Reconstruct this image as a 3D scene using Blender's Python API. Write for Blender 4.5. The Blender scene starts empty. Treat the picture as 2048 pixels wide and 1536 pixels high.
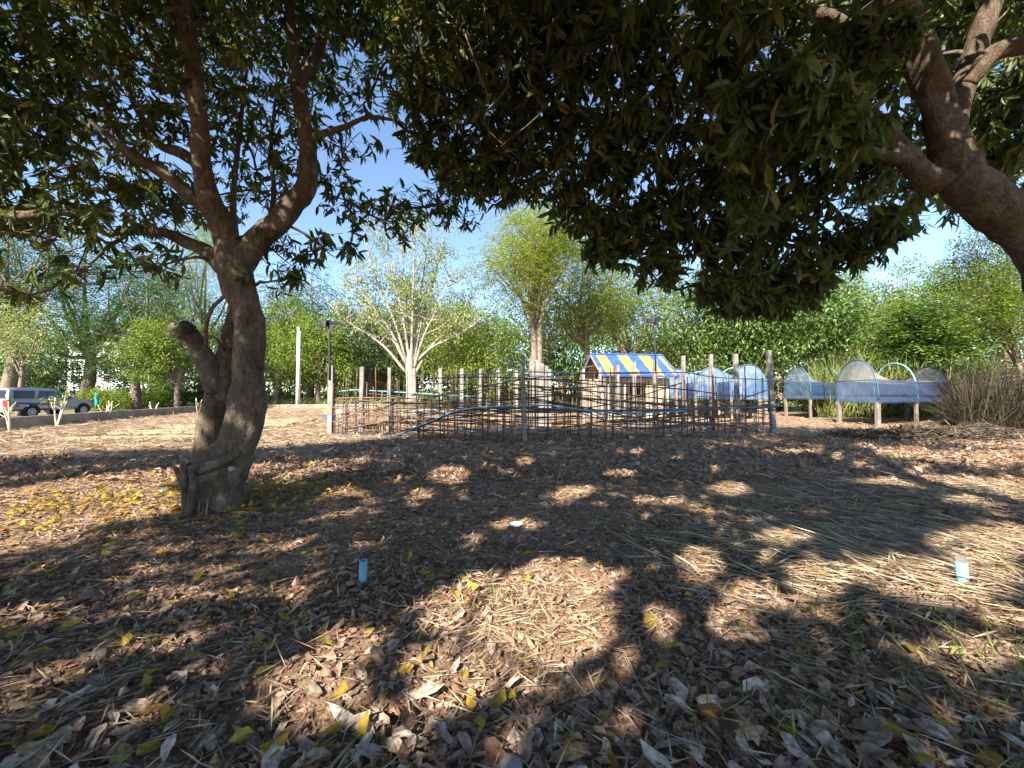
import bpy, math, random
import numpy as np
from mathutils import Vector, Matrix

# ------------------------------------------------------------------ camera, sky, sun, exposure
sc = bpy.context.scene
col = sc.collection
R = math.radians
rng = np.random.default_rng(7)
random.seed(7)
EYE = 1.45
FPX = 785.0                      # focal length in photograph pixels (2048 wide)
PITCH = math.atan(20 / FPX)
cam_d = bpy.data.cameras.new('camera')
cam_d.sensor_width = 36.0
cam_d.lens = FPX / 2048 * 36.0
cam_d.clip_start = 0.02
cam_d.clip_end = 2000
cam = bpy.data.objects.new('camera', cam_d)
cam.location = (0, 0, EYE)
cam.rotation_euler = (R(90) + PITCH, 0, 0)
col.objects.link(cam)
sc.camera = cam

SUN_EL, SUN_H = R(36), Vector((-0.47, -0.88, 0)).normalized()
SUN = Vector((SUN_H.x * math.cos(SUN_EL), SUN_H.y * math.cos(SUN_EL), math.sin(SUN_EL)))  # towards the sun
world = bpy.data.worlds.new('World')
sc.world = world
world.use_nodes = True
wn = world.node_tree
bg = wn.nodes['Background']
sky = wn.nodes.new('ShaderNodeTexSky')
sky.sky_type = 'NISHITA'
sky.sun_disc = False
sky.sun_elevation = SUN_EL
sky.sun_rotation = math.atan2(SUN_H.x, SUN_H.y)
sky.air_density = 0.85
sky.dust_density = 0.1
sky.ozone_density = 2.0
wn.links.new(sky.outputs[0], bg.inputs[0])
bg.inputs[1].default_value = 0.095
sun_d = bpy.data.lights.new('sun', 'SUN')
sun_d.energy = 5.0
sun_d.angle = R(0.55)
sun_d.color = (1.0, 0.91, 0.78)
sun = bpy.data.objects.new('sun', sun_d)
sun.rotation_euler = SUN.to_track_quat('Z', 'Y').to_euler()
col.objects.link(sun)
sc.view_settings.view_transform = 'Standard'
sc.view_settings.look = 'None'
sc.view_settings.gamma = 1
sc.view_settings.use_curve_mapping = False
sc.view_settings.exposure = 1.9
sc.render.engine = 'CYCLES'
cy = sc.cycles
cy.max_bounces = 6
cy.diffuse_bounces = 3
cy.glossy_bounces = 2
cy.transmission_bounces = 4
cy.transparent_max_bounces = 12
cy.use_denoising = True
cy.caustics_reflective = cy.caustics_refractive = False

# ------------------------------------------------------------------ helpers
CP, SP = math.cos(PITCH), math.sin(PITCH)
def ray(px, py):
    u, v = (px - 1024) / FPX, (768 - py) / FPX
    return np.array([u, CP - v * SP, SP + v * CP])
def at(px, py, d):                # world point on the pixel's line of sight at world depth y = d
    r = ray(px, py)
    return np.array([0, 0, EYE]) + r * (d / r[1])
def gp(px, py):                   # where the pixel's line of sight meets the ground
    r = ray(px, py)
    return np.array([0, 0, EYE]) + r * (-EYE / r[2])
def project(P):
    Q = np.asarray(P) - np.array([0, 0, EYE])
    f = Q[:, 1] * CP + Q[:, 2] * SP
    up = -Q[:, 1] * SP + Q[:, 2] * CP
    f2 = np.where(f > 0.05, f, 0.05)
    return 1024 + FPX * Q[:, 0] / f2, 768 - FPX * up / f2, f
def gh(x, y):
    x, y = np.asarray(x, float), np.asarray(y, float)
    fall = np.clip(1.4 - (np.abs(x) + np.abs(y)) / 50, 0, 1)
    return fall * (0.028 * np.sin(1.3 * x + .5) * np.cos(1.1 * y + .3) + 0.014 * np.sin(3.1 * x + 1.7 * y) + 0.010 * np.sin(5.3 * y - 2.2 * x + 1))
def nrm(a):
    a = np.asarray(a, float)
    return a / (np.linalg.norm(a, axis=-1, keepdims=True) + 1e-9)

class MB:
    def __init__(s): s.v, s.f, s.n = [], [], 0
    def add(s, V, *F):
        V = np.asarray(V, float).reshape(-1, 3)
        s.v.append(V)
        for f in F:
            f = np.asarray(f, np.int64)
            if f.size: s.f.append(f + s.n)
        s.n += len(V)
        return s
    def box(s, c, size, rz=0.0, taper=1.0):
        x, y, z = np.asarray(size, float) / 2
        V = np.array([[-x, -y, -z], [x, -y, -z], [x, y, -z], [-x, y, -z], [-x * taper, -y * taper, z], [x * taper, -y * taper, z], [x * taper, y * taper, z], [-x * taper, y * taper, z]])
        if rz:
            k, q = math.cos(rz), math.sin(rz)
            V = V @ np.array([[k, q, 0], [-q, k, 0], [0, 0, 1]])
        return s.add(V + np.asarray(c, float), [[3, 2, 1, 0], [4, 5, 6, 7], [0, 1, 5, 4], [1, 2, 6, 5], [2, 3, 7, 6], [3, 0, 4, 7]])
    def tube(s, pts, rad, sides=8, sub=4, wob=0.0, cap=True, seed=0):
        P = np.asarray(pts, float)
        r = np.full(len(P), rad, float) if np.isscalar(rad) else np.asarray(rad, float)
        if sub > 1 and len(P) > 2:
            A = np.vstack([2 * P[0] - P[1], P, 2 * P[-1] - P[-2]])
            out, ro = [], []
            t = np.linspace(0, 1, sub, endpoint=False)[:, None]
            for i in range(len(P) - 1):
                a, b, c, d = A[i:i + 4]
                out.append(0.5 * (2 * b + (c - a) * t + (2 * a - 5 * b + 4 * c - d) * t**2 + (-a + 3 * b - 3 * c + d) * t**3))
                ro.append(r[i] + (r[i + 1] - r[i]) * t[:, 0])
            P, r = np.vstack(out + [P[-1:]]), np.concatenate(ro + [r[-1:]])
        T = nrm(np.gradient(P, axis=0))
        ref = np.array([0, 0, 1.0]) if abs(T[0][2]) < 0.9 else np.array([1.0, 0, 0])
        U = np.zeros_like(P)
        u = nrm(ref - T[0] * (ref @ T[0]))
        for i in range(len(P)):
            u = nrm(u - T[i] * (u @ T[i]))
            U[i] = u
        W = np.cross(T, U)
        a = np.linspace(0, 2 * math.pi, sides, endpoint=False)
        rr = np.repeat(r[:, None], sides, 1)
        if wob:
            g = np.random.default_rng(seed + 11)
            L = np.concatenate([[0], np.cumsum(np.linalg.norm(np.diff(P, axis=0), axis=1))])
            m = np.zeros_like(rr)
            for k in range(7):
                m += g.uniform(.3, 1) * np.sin(g.integers(1, 5) * a[None, :] + g.uniform(1, 9) * L[:, None] + g.uniform(0, 6.28))
            rr = rr * (1 + wob * m / 2.2)
        V = P[:, None, :] + rr[:, :, None] * (np.cos(a)[None, :, None] * U[:, None, :] + np.sin(a)[None, :, None] * W[:, None, :])
        n = len(P)
        i, j = np.meshgrid(np.arange(n - 1), np.arange(sides), indexing='ij')
        k = (j + 1) % sides
        Fq = np.stack([i * sides + j, i * sides + k, (i + 1) * sides + k, (i + 1) * sides + j], -1).reshape(-1, 4)
        V = V.reshape(-1, 3)
        if cap:
            V = np.vstack([V, P[0], P[-1]])
            j = np.arange(sides); k = (j + 1) % sides
            c0, c1 = n * sides, n * sides + 1
            Ft = np.vstack([np.stack([k, j, np.full(sides, c0)], -1), np.stack([(n - 1) * sides + j, (n - 1) * sides + k, np.full(sides, c1)], -1)])
            return s.add(V, Fq, Ft)
        return s.add(V, Fq)
    def mesh(s, name, mat, smooth=False):
        V = np.vstack(s.v)
        me = bpy.data.meshes.new(name)
        me.vertices.add(len(V))
        me.vertices.foreach_set('co', V.astype(np.float32).ravel())
        idx = np.concatenate([f.ravel() for f in s.f])
        cnt = np.concatenate([np.full(len(f), f.shape[1]) for f in s.f])
        me.loops.add(len(idx))
        me.loops.foreach_set('vertex_index', idx.astype(np.int32))
        me.polygons.add(len(cnt))
        me.polygons.foreach_set('loop_start', np.concatenate([[0], np.cumsum(cnt)[:-1]]).astype(np.int32))
        me.polygons.foreach_set('use_smooth', np.full(len(cnt), smooth))
        me.update(calc_edges=True)
        me.materials.append(mat)
        return me
    def build(s, name, mat, parent=None, smooth=False):
        return link(name, s.mesh(name, mat, smooth), parent)

def link(name, data, parent=None):
    o = bpy.data.objects.new(name, data)
    col.objects.link(o)
    if parent is not None:
        o.parent = parent
        o.location = -Vector(parent.get('origin', (0, 0, 0)))   # world-space meshes under a thing's base
    return o
def tag(o, label=None, cat=None, group=None, kind=None):
    if label: o['label'] = label
    if cat: o['category'] = cat
    if group: o['group'] = group
    if kind: o['kind'] = kind
    return o
def thing(name, label, cat, loc=(0, 0, 0), group=None):
    o = bpy.data.objects.new(name, None)
    o.empty_display_size = 0.2
    col.objects.link(o)
    o.location = loc
    o['origin'] = [float(c) for c in loc]
    return tag(o, label, cat, group)

# leaves: P base points, D direction, N upper normal, L length, W width  ->  one folded, curled blade each
PROF = {1: ([.42], [1.0]), 2: ([.28, .68], [.92, .86]), 3: ([.2, .48, .78], [.78, 1.0, .68])}
def blades(mb, P, D, N, L, W, st=1, curl=.15, fold=.2, rg=rng, jit=0):
    P, D, N = np.asarray(P, float), nrm(D), np.asarray(N, float)
    n = len(P)
    if n == 0: return
    S = nrm(np.cross(D, N)); N = np.cross(S, D)
    L = np.broadcast_to(L, n).astype(float)[:, None]; W = np.broadcast_to(W, n).astype(float)[:, None]
    cu = (np.broadcast_to(curl, n) * rg.uniform(.3, 1.7, n))[:, None]; fo = (np.broadcast_to(fold, n) * rg.uniform(0, 2, n))[:, None]
    ts, ws = PROF[st]
    cols = [P]
    for t, w in zip(ts, ws):
        m = P + D * L * t - N * L * cu * t * t
        e = W * .5 * w
        cols += [m - S * e + N * e * fo, m, m + S * e + N * e * fo]
    cols.append(P + D * L - N * L * cu)
    k = len(cols)
    V = np.stack(cols, 1)
    if jit: V = V + rg.normal(size=V.shape) * (L * jit)[:, None, :] * np.array([1, 1, .7])
    V = V.reshape(-1, 3)
    b = (np.arange(n) * k)[:, None]
    T = [[0, 2, 1], [0, 3, 2], [k - 4, k - 3, k - 1], [k - 3, k - 2, k - 1]]
    Q = []
    for i in range(st - 1):
        a = 1 + 3 * i
        Q += [[a, a + 1, a + 4, a + 3], [a + 1, a + 2, a + 5, a + 4]]
    Ft = (b[:, :, None] + np.array(T)[None]).reshape(-1, 3)
    if Q: mb.add(V, Ft, (b[:, :, None] + np.array(Q)[None]).reshape(-1, 4))
    else: mb.add(V, Ft)
def diamonds(mb, P, D, N, L, W):                     # two-triangle leaves for far trees
    D = nrm(D); S = nrm(np.cross(D, N)); N = np.cross(S, D); n = len(P)
    L = np.broadcast_to(L, n)[:, None]; W = np.broadcast_to(W, n)[:, None]
    V = np.stack([P, P + D * L * .5 + S * W * .5 + N * W * .12, P + D * L, P + D * L * .5 - S * W * .5 + N * W * .12], 1).reshape(-1, 3)
    b = (np.arange(n) * 4)[:, None, None]
    mb.add(V, (b + np.array([[0, 1, 2], [0, 2, 3]])[None]).reshape(-1, 3))
def rdir(n, rg=rng): return nrm(rg.normal(size=(n, 3)))

# ------------------------------------------------------------------ materials
def new_mat(name):
    m = bpy.data.materials.new(name); m.use_nodes = True
    nt = m.node_tree
    return m, nt, nt.nodes['Principled BSDF'], nt.links.new
def ramp(nt, stops):
    r = nt.nodes.new('ShaderNodeValToRGB'); e = r.color_ramp.elements
    while len(e) < len(stops): e.new(0.5)
    for q, (p, c) in zip(e, stops): q.position = p; q.color = (*c, 1)
    return r
def noise(nt, scale, detail=4, coord='Object', rough=.6, stretch=None):
    tc = nt.nodes.new('ShaderNodeTexCoord'); n = nt.nodes.new('ShaderNodeTexNoise')
    n.inputs['Scale'].default_value = scale; n.inputs['Detail'].default_value = detail; n.inputs['Roughness'].default_value = rough
    if stretch:
        mp = nt.nodes.new('ShaderNodeMapping'); mp.inputs['Scale'].default_value = stretch
        nt.links.new(tc.outputs[coord], mp.inputs[0]); nt.links.new(mp.outputs[0], n.inputs[0])
    else: nt.links.new(tc.outputs[coord], n.inputs[0])
    return n
def bump(nt, src, bs, strength=.4, dist=.02):
    b = nt.nodes.new('ShaderNodeBump'); b.inputs['Strength'].default_value = strength; b.inputs['Distance'].default_value = dist
    nt.links.new(src, b.inputs['Height']); nt.links.new(b.outputs[0], bs.inputs['Normal'])
def rough_mat(name, c1, c2, scale=6, rough=.85, bs=.3, dist=.01, stretch=None, metallic=0, spec=.3, mid=None):
    m, nt, p, L = new_mat(name)
    n = noise(nt, scale, 6, stretch=stretch)
    r = ramp(nt, [(.32, c1), (.68, c2)] if mid is None else [(.3, c1), (.5, mid), (.7, c2)])
    L(n.outputs[0], r.inputs[0]); L(r.outputs[0], p.inputs['Base Color'])
    p.inputs['Roughness'].default_value = rough; p.inputs['Metallic'].default_value = metallic; p.inputs['Specular IOR Level'].default_value = spec
    if bs: bump(nt, n.outputs[0], p, bs, dist)
    return m
def foliage(name, stops, trans=.3, rough=.5, tcol=(1.3, 1.25, .5), spec=.4, blotch=0, clump=False):
    m, nt, p, L = new_mat(name)
    g = nt.nodes.new('ShaderNodeNewGeometry'); oi = nt.nodes.new('ShaderNodeObjectInfo')
    ad = nt.nodes.new('ShaderNodeMath'); ad.operation = 'ADD'
    fr = nt.nodes.new('ShaderNodeMath'); fr.operation = 'FRACT'
    L(g.outputs['Random Per Island'], ad.inputs[0]); L(oi.outputs['Random'], ad.inputs[1]); L(ad.outputs[0], fr.inputs[0])
    fac = fr.outputs[0]
    if clump:                           # neighbouring leaves share a tone, whole boughs differ
        ge = nt.nodes.new('ShaderNodeNewGeometry'); cn = nt.nodes.new('ShaderNodeTexNoise'); cn.inputs['Scale'].default_value = .55; cn.inputs['Detail'].default_value = 4; L(ge.outputs['Position'], cn.inputs[0])
        m1 = nt.nodes.new('ShaderNodeMath'); m1.operation = 'MULTIPLY_ADD'; L(fr.outputs[0], m1.inputs[0]); m1.inputs[1].default_value = .38
        m2 = nt.nodes.new('ShaderNodeMath'); m2.operation = 'MULTIPLY_ADD'; L(cn.outputs[0], m2.inputs[0]); m2.inputs[1].default_value = 1.5; m2.inputs[2].default_value = -.44
        L(m2.outputs[0], m1.inputs[2]); fac = m1.outputs[0]
    r = ramp(nt, stops); L(fac, r.inputs[0])
    cs = r.outputs[0]
    if blotch:                          # decay blotches and veining on the blade
        geo = nt.nodes.new('ShaderNodeNewGeometry'); nz = nt.nodes.new('ShaderNodeTexNoise'); nz.inputs['Scale'].default_value = 38; nz.inputs['Detail'].default_value = 4
        L(geo.outputs['Position'], nz.inputs[0]); rb = ramp(nt, [(.36, (1 - blotch,) * 3), (.62, (1.15,) * 3)]); L(nz.outputs[0], rb.inputs[0])
        mb_ = nt.nodes.new('ShaderNodeMix'); mb_.data_type = 'RGBA'; mb_.blend_type = 'MULTIPLY'; mb_.inputs[0].default_value = 1; L(cs, mb_.inputs[6]); L(rb.outputs[0], mb_.inputs[7]); cs = mb_.outputs[2]
    L(cs, p.inputs['Base Color'])
    p.inputs['Roughness'].default_value = rough; p.inputs['Specular IOR Level'].default_value = spec
    if trans:
        t = nt.nodes.new('ShaderNodeBsdfTranslucent'); mx = nt.nodes.new('ShaderNodeMixShader')
        mu = nt.nodes.new('ShaderNodeMix'); mu.data_type = 'RGBA'; mu.blend_type = 'MULTIPLY'; mu.inputs[0].default_value = 1
        L(r.outputs[0], mu.inputs[6]); mu.inputs[7].default_value = (*tcol, 1)
        L(mu.outputs[2], t.inputs[0]); mx.inputs[0].default_value = trans
        L(p.outputs[0], mx.inputs[1]); L(t.outputs[0], mx.inputs[2]); L(mx.outputs[0], nt.nodes['Material Output'].inputs[0])
    return m
def plain(name, c, rough=.5, metallic=0, spec=.5, coat=0, var=.12):
    m, nt, p, L = new_mat(name)
    n = noise(nt, 3, 5); r = ramp(nt, [(.3, tuple(x * (1 - var) for x in c)), (.7, tuple(min(1, x * (1 + var)) for x in c))])
    L(n.outputs[0], r.inputs[0]); L(r.outputs[0], p.inputs['Base Color'])
    p.inputs['Roughness'].default_value = rough; p.inputs['Metallic'].default_value = metallic
    p.inputs['Specular IOR Level'].default_value = spec; p.inputs['Coat Weight'].default_value = coat
    return m
def net_mat(name, c, alpha, trans=.4):
    m, nt, p, L = new_mat(name)
    n = noise(nt, 1.1, 3); r = ramp(nt, [(.3, tuple(x * .75 for x in c)), (.7, c)]); L(n.outputs[0], r.inputs[0]); L(r.outputs[0], p.inputs['Base Color'])
    p.inputs['Roughness'].default_value = .6
    t = nt.nodes.new('ShaderNodeBsdfTranslucent'); L(r.outputs[0], t.inputs[0])
    m1 = nt.nodes.new('ShaderNodeMixShader'); m1.inputs[0].default_value = trans
    L(p.outputs[0], m1.inputs[1]); L(t.outputs[0], m1.inputs[2])
    tr = nt.nodes.new('ShaderNodeBsdfTransparent'); m2 = nt.nodes.new('ShaderNodeMixShader')
    mr = nt.nodes.new('ShaderNodeMapRange'); L(n.outputs[0], mr.inputs[0]); mr.inputs[1].default_value = .3; mr.inputs[2].default_value = .7
    mr.inputs[3].default_value = alpha - .1; mr.inputs[4].default_value = alpha + .1
    L(mr.outputs[0], m2.inputs[0]); L(tr.outputs[0], m2.inputs[1]); L(m1.outputs[0], m2.inputs[2])
    L(m2.outputs[0], nt.nodes['Material Output'].inputs[0])
    return m

M = {}
M['mango_leaf'] = foliage('mango_leaf', [(0, (.036, .056, .016)), (.4, (.062, .094, .024)), (.75, (.098, .132, .034)), (.93, (.15, .175, .042)), (.97, (.20, .20, .05)), (1, (.24, .16, .06))], .4, .5, spec=.4)
def bark_mat(name, c0, c1, c2, lichen, amt):
    m, nt, p, L = new_mat(name)
    n1 = noise(nt, 5, 8, rough=.7, stretch=(1, 1, .45)); n2 = noise(nt, 26, 6, rough=.7, stretch=(1, 1, .5)); n3 = noise(nt, 3.2, 5, rough=.65)
    r = ramp(nt, [(.3, c0), (.5, c1), (.72, c2)]); mixf = nt.nodes.new('ShaderNodeMath'); mixf.operation = 'MULTIPLY_ADD'
    L(n2.outputs[0], mixf.inputs[0]); mixf.inputs[1].default_value = .6; 
    sb = nt.nodes.new('ShaderNodeMath'); sb.operation = 'MULTIPLY_ADD'; L(n1.outputs[0], sb.inputs[0]); sb.inputs[1].default_value = .8; sb.inputs[2].default_value = -.2
    L(sb.outputs[0], mixf.inputs[2]); L(mixf.outputs[0], r.inputs[0])
    vo = nt.nodes.new('ShaderNodeTexVoronoi'); vo.feature = 'DISTANCE_TO_EDGE'; vo.inputs['Scale'].default_value = 34
    tc = nt.nodes.new('ShaderNodeTexCoord'); mp = nt.nodes.new('ShaderNodeMapping'); mp.inputs['Scale'].default_value = (1, 1, .35); vd = nt.nodes.new('ShaderNodeVectorMath'); vd.operation = 'ADD'
    nv = noise(nt, 9, 3); L(tc.outputs['Object'], mp.inputs[0]); L(mp.outputs[0], vd.inputs[0]); sc_ = nt.nodes.new('ShaderNodeVectorMath'); sc_.operation = 'SCALE'; sc_.inputs['Scale'].default_value = .12; L(nv.outputs['Color'], sc_.inputs[0]); L(sc_.outputs[0], vd.inputs[1]); L(vd.outputs[0], vo.inputs['Vector'])
    ck = ramp(nt, [(0, (.35,) * 3), (.09, (1,) * 3)]); L(vo.outputs['Distance'], ck.inputs[0])
    rl = ramp(nt, [(.56, (0, 0, 0)), (.66, (amt,) * 3)]); L(n3.outputs[0], rl.inputs[0])
    mx = nt.nodes.new('ShaderNodeMix'); mx.data_type = 'RGBA'; L(rl.outputs[0], mx.inputs[0]); L(r.outputs[0], mx.inputs[6]); mx.inputs[7].default_value = (*lichen, 1)
    cm = nt.nodes.new('ShaderNodeMix'); cm.data_type = 'RGBA'; cm.blend_type = 'MULTIPLY'; cm.inputs[0].default_value = .4; L(mx.outputs[2], cm.inputs[6]); L(ck.outputs[0], cm.inputs[7])
    L(cm.outputs[2], p.inputs['Base Color']); p.inputs['Roughness'].default_value = .95; p.inputs['Specular IOR Level'].default_value = .15
    hs = nt.nodes.new('ShaderNodeMath'); hs.operation = 'MULTIPLY_ADD'; L(ck.outputs[0], hs.inputs[0]); hs.inputs[1].default_value = .2; L(mixf.outputs[0], hs.inputs[2])
    bump(nt, hs.outputs[0], p, 1.0, .04)
    return m
M['bark'] = bark_mat('bark', (.055, .040, .028), (.135, .103, .075), (.25, .20, .15), (.29, .25, .20), .75)
M['bark_red'] = bark_mat('bark_red', (.040, .028, .019), (.105, .076, .052), (.20, .155, .11), (.23, .195, .15), .55)
M['twig'] = rough_mat('twig', (.06, .045, .033), (.13, .10, .075), 20, .9, .3, .005)
M['cut_wood'] = rough_mat('cut_wood', (.20, .14, .09), (.42, .34, .25), 14, .85, .5, .01)
M['dead_leaf'] = foliage('dead_leaf', [(0, (0.117, 0.067, 0.046)), (.16, (0.222, 0.134, 0.089)), (.36, (0.338, 0.227, 0.157)), (.56, (0.432, 0.313, 0.232)), (.70, (0.291, 0.145, 0.089)), (.80, (0.501, 0.395, 0.308)), (.88, (0.175, 0.064, 0.048)), (.93, (0.362, 0.273, 0.190)), (.965, (0.420, 0.290, 0.063)), (.985, (0.258, 0.221, 0.075)), (1, (0.350, 0.151, 0.063))], .12, .85, (1.1, .9, .6), .1, .5)
M['dead_leaf_grey'] = foliage('dead_leaf_grey', [(0, (0.198, 0.145, 0.103)), (.3, (0.350, 0.273, 0.208)), (.6, (0.467, 0.378, 0.302)), (.85, (0.547, 0.458, 0.377)), (.93, (0.233, 0.116, 0.075)), (1, (0.338, 0.255, 0.125))], .08, .85, (1, .9, .7), .1, .45)
M['yellow_leaf'] = foliage('yellow_leaf', [(0, (.27, .18, .03)), (.5, (.38, .26, .045)), (.8, (.29, .25, .06)), (1, (.33, .15, .04))], .25, .75, (1.2, 1, .4), .1, .3)
M['straw'] = foliage('straw', [(0, (.20, .135, .085)), (.4, (.34, .25, .16)), (.8, (.45, .36, .24)), (1, (.54, .46, .33))], .1, .7, (1, .95, .7), .3)
M['grass'] = foliage('grass', [(0, (.06, .10, .02)), (.5, (.11, .17, .035)), (.85, (.19, .23, .06)), (1, (.34, .30, .12))], .3, .55)
M['tall_grass'] = foliage('tall_grass', [(0, (.08, .12, .025)), (.5, (.15, .20, .05)), (.8, (.27, .28, .10)), (1, (.40, .36, .2))], .35, .6)
M['brush'] = foliage('brush', [(0, (.025, .018, .012)), (.5, (.065, .047, .031)), (.85, (.125, .095, .062)), (1, (.22, .175, .12))], 0, .85)
M['dry_brush_shaded'] = foliage('dry_brush_shaded', [(0, (.02, .015, .009)), (.5, (.034, .025, .015)), (.85, (.068, .052, .03)), (1, (.05, .06, .022))], .2, .8)  # dry stalk tones lowered to carry the shade over this corner
M['concrete'] = rough_mat('concrete', (.15, .14, .125), (.27, .255, .23), 5, .9, .4, .01)
M['concrete_dark'] = rough_mat('concrete_dark', (.17, .145, .12), (.36, .325, .28), 1.8, .92, .4, .01, mid=(.27, .235, .195))
M['yellow_paint'] = rough_mat('yellow_paint', (.30, .25, .19), (.44, .34, .17), 3, .85, .3, .008)
M['pipe_blue'] = plain('pipe_blue', (.13, .29, .40), .4)
M['pipe_teal'] = plain('pipe_teal', (.17, .38, .46), .45)
M['pipe_dark'] = plain('pipe_dark', (.05, .09, .13), .4)
M['leg_wood'] = rough_mat('leg_wood', (.09, .075, .058), (.24, .21, .175), 6, .9, .5, .01, (1, 1, .3))
M['stake'] = rough_mat('stake', (.05, .037, .028), (.15, .105, .075), 9, .9, .3, .004)
M['stake_rust'] = rough_mat('stake_rust', (.08, .05, .035), (.22, .135, .09), 9, .9, .3, .004)
M['pale_stick'] = rough_mat('pale_stick', (.22, .17, .12), (.38, .32, .24), 9, .9, .3, .004)
M['black_metal'] = plain('black_metal', (.02, .02, .022), .5)
M['white_paint'] = plain('white_paint', (.62, .60, .56), .7)
M['cream_wall'] = rough_mat('cream_wall', (.33, .27, .19), (.47, .40, .30), 1.5, .9, .1, .004)
M['far_wall'] = rough_mat('far_wall', (.60, .60, .62), (.75, .75, .77), .6, .9, 0)
M['roof_blue'] = rough_mat('roof_blue', (.025, .065, .25), (.05, .115, .38), 2.5, .5, .05)
M['roof_yellow'] = rough_mat('roof_yellow', (.26, .17, .06), (.42, .275, .085), 2.5, .55, .05)
M['roof_red'] = rough_mat('roof_red', (.34, .09, .06), (.46, .16, .10), 1, .8, 0)
M['dark_inside'] = plain('dark_inside', (.03, .028, .025), .8)
M['glass'] = plain('glass', (.018, .022, .028), .08, 0, .6)
M['net_white'] = net_mat('net_white', (.44, .58, .78), .30, .5)
M['net_far'] = net_mat('net_far', (.38, .52, .70), .5, .5)
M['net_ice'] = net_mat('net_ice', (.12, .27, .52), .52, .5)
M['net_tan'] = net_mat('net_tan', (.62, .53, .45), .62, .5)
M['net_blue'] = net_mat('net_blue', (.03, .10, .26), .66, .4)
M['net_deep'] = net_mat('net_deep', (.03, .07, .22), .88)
M['car_silver'] = plain('car_silver', (.30, .325, .37), .3, .45, .5, .6, .04)
M['car_blue'] = plain('car_blue', (.02, .045, .14), .3, 0, .5, .5, .05)
M['car_ice'] = plain('car_ice', (.42, .60, .68), .3, .1, .5, .5, .05)
M['tyre'] = plain('tyre', (.018, .018, .018), .85)
M['rim'] = plain('rim', (.50, .50, .50), .35, .5)
M['tail_red'] = plain('tail_red', (.42, .012, .012), .2, 0, .6, .5)
M['teal_cloth'] = plain('teal_cloth', (.03, .36, .27), .8)
M['white_plastic'] = plain('white_plastic', (.72, .72, .74), .4)
M['pale_bark'] = rough_mat('pale_bark', (.17, .145, .12), (.36, .32, .27), 6, .9, .5, .02, (1, 1, .3))
M['far_bark'] = rough_mat('far_bark', (.13, .095, .07), (.25, .20, .155), 4, .95, .5, .02, (1, 1, .3))
M['pruned_stem'] = rough_mat('pruned_stem', (.42, .34, .22), (.62, .53, .38), 8, .9, .3, .01)
GREENS = {
    'feathery': [(0, (.030, .070, .030)), (.5, (.060, .118, .046)), (.85, (.095, .165, .060)), (1, (.15, .21, .08))],
    'fresh': [(0, (.065, .105, .018)), (.5, (.125, .180, .028)), (.85, (.19, .245, .045)), (1, (.28, .31, .08))],
    'lime': [(0, (.12, .165, .018)), (.5, (.21, .265, .030)), (.85, (.29, .335, .05)), (1, (.37, .37, .08))],
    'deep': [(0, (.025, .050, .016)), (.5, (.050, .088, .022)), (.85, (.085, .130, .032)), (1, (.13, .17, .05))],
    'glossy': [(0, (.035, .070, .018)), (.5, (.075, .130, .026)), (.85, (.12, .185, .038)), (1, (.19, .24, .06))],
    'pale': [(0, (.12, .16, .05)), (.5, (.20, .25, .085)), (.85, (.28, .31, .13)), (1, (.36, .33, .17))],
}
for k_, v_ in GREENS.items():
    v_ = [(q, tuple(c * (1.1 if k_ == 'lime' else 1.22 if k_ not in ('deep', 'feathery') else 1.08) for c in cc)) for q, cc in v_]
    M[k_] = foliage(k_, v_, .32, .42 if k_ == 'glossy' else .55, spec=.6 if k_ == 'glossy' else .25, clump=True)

# ground: reddish soil and fine dry litter, greener far off
def ground_mat():
    m, nt, p, L = new_mat('ground')
    n1, n2, n3 = noise(nt, .35, 5), noise(nt, 14, 8, rough=.75), noise(nt, 55, 5, rough=.7)
    r1 = ramp(nt, [(.3, (.22, .13, .08)), (.5, (.33, .21, .13)), (.7, (.43, .30, .195))])
    r2 = ramp(nt, [(.3, (.10, .066, .043)), (.5, (.26, .175, .115)), (.72, (.42, .31, .205))])
    L(n1.outputs[0], r1.inputs[0]); L(n2.outputs[0], r2.inputs[0])
    mx = nt.nodes.new('ShaderNodeMix'); mx.data_type = 'RGBA'; mx.inputs[0].default_value = .6
    L(r1.outputs[0], mx.inputs[6]); L(r2.outputs[0], mx.inputs[7])
    L(mx.outputs[2], p.inputs['Base Color']); p.inputs['Roughness'].default_value = .95; p.inputs['Specular IOR Level'].default_value = .2
    ad = nt.nodes.new('ShaderNodeMath'); ad.operation = 'ADD'; L(n2.outputs[0], ad.inputs[0]); L(n3.outputs[0], ad.inputs[1])
    bump(nt, ad.outputs[0], p, .9, .03)
    return m
M['ground'] = ground_mat()
M['lawn'] = rough_mat('lawn', (.07, .10, .025), (.16, .19, .05), 2.5, .95, .6, .04)
M['road'] = rough_mat('road', (.05, .05, .05), (.10, .095, .09), 5, .9, .3, .01)

# ------------------------------------------------------------------ the setting
def axis(fine, n, far):
    a = np.linspace(-1, 1, n)
    return np.sign(a) * (fine * np.abs(a) + (far - fine) * np.abs(a) ** 5)
gx = axis(26, 191, 700); gy = axis(30, 191, 700) + 6
GX, GY = np.meshgrid(gx, gy, indexing='ij')
n_ = len(gx)
V = np.stack([GX, GY, gh(GX, GY)], -1).reshape(-1, 3)
i_, j_ = np.meshgrid(np.arange(n_ - 1), np.arange(n_ - 1), indexing='ij')
a_ = (i_ * n_ + j_).ravel()
ground = MB().add(V, np.stack([a_, a_ + n_, a_ + n_ + 1, a_ + 1], -1)).build('ground', M['ground'], None, True)
tag(ground, 'reddish brown bare earth under the mango trees', None, None, 'structure')
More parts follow.
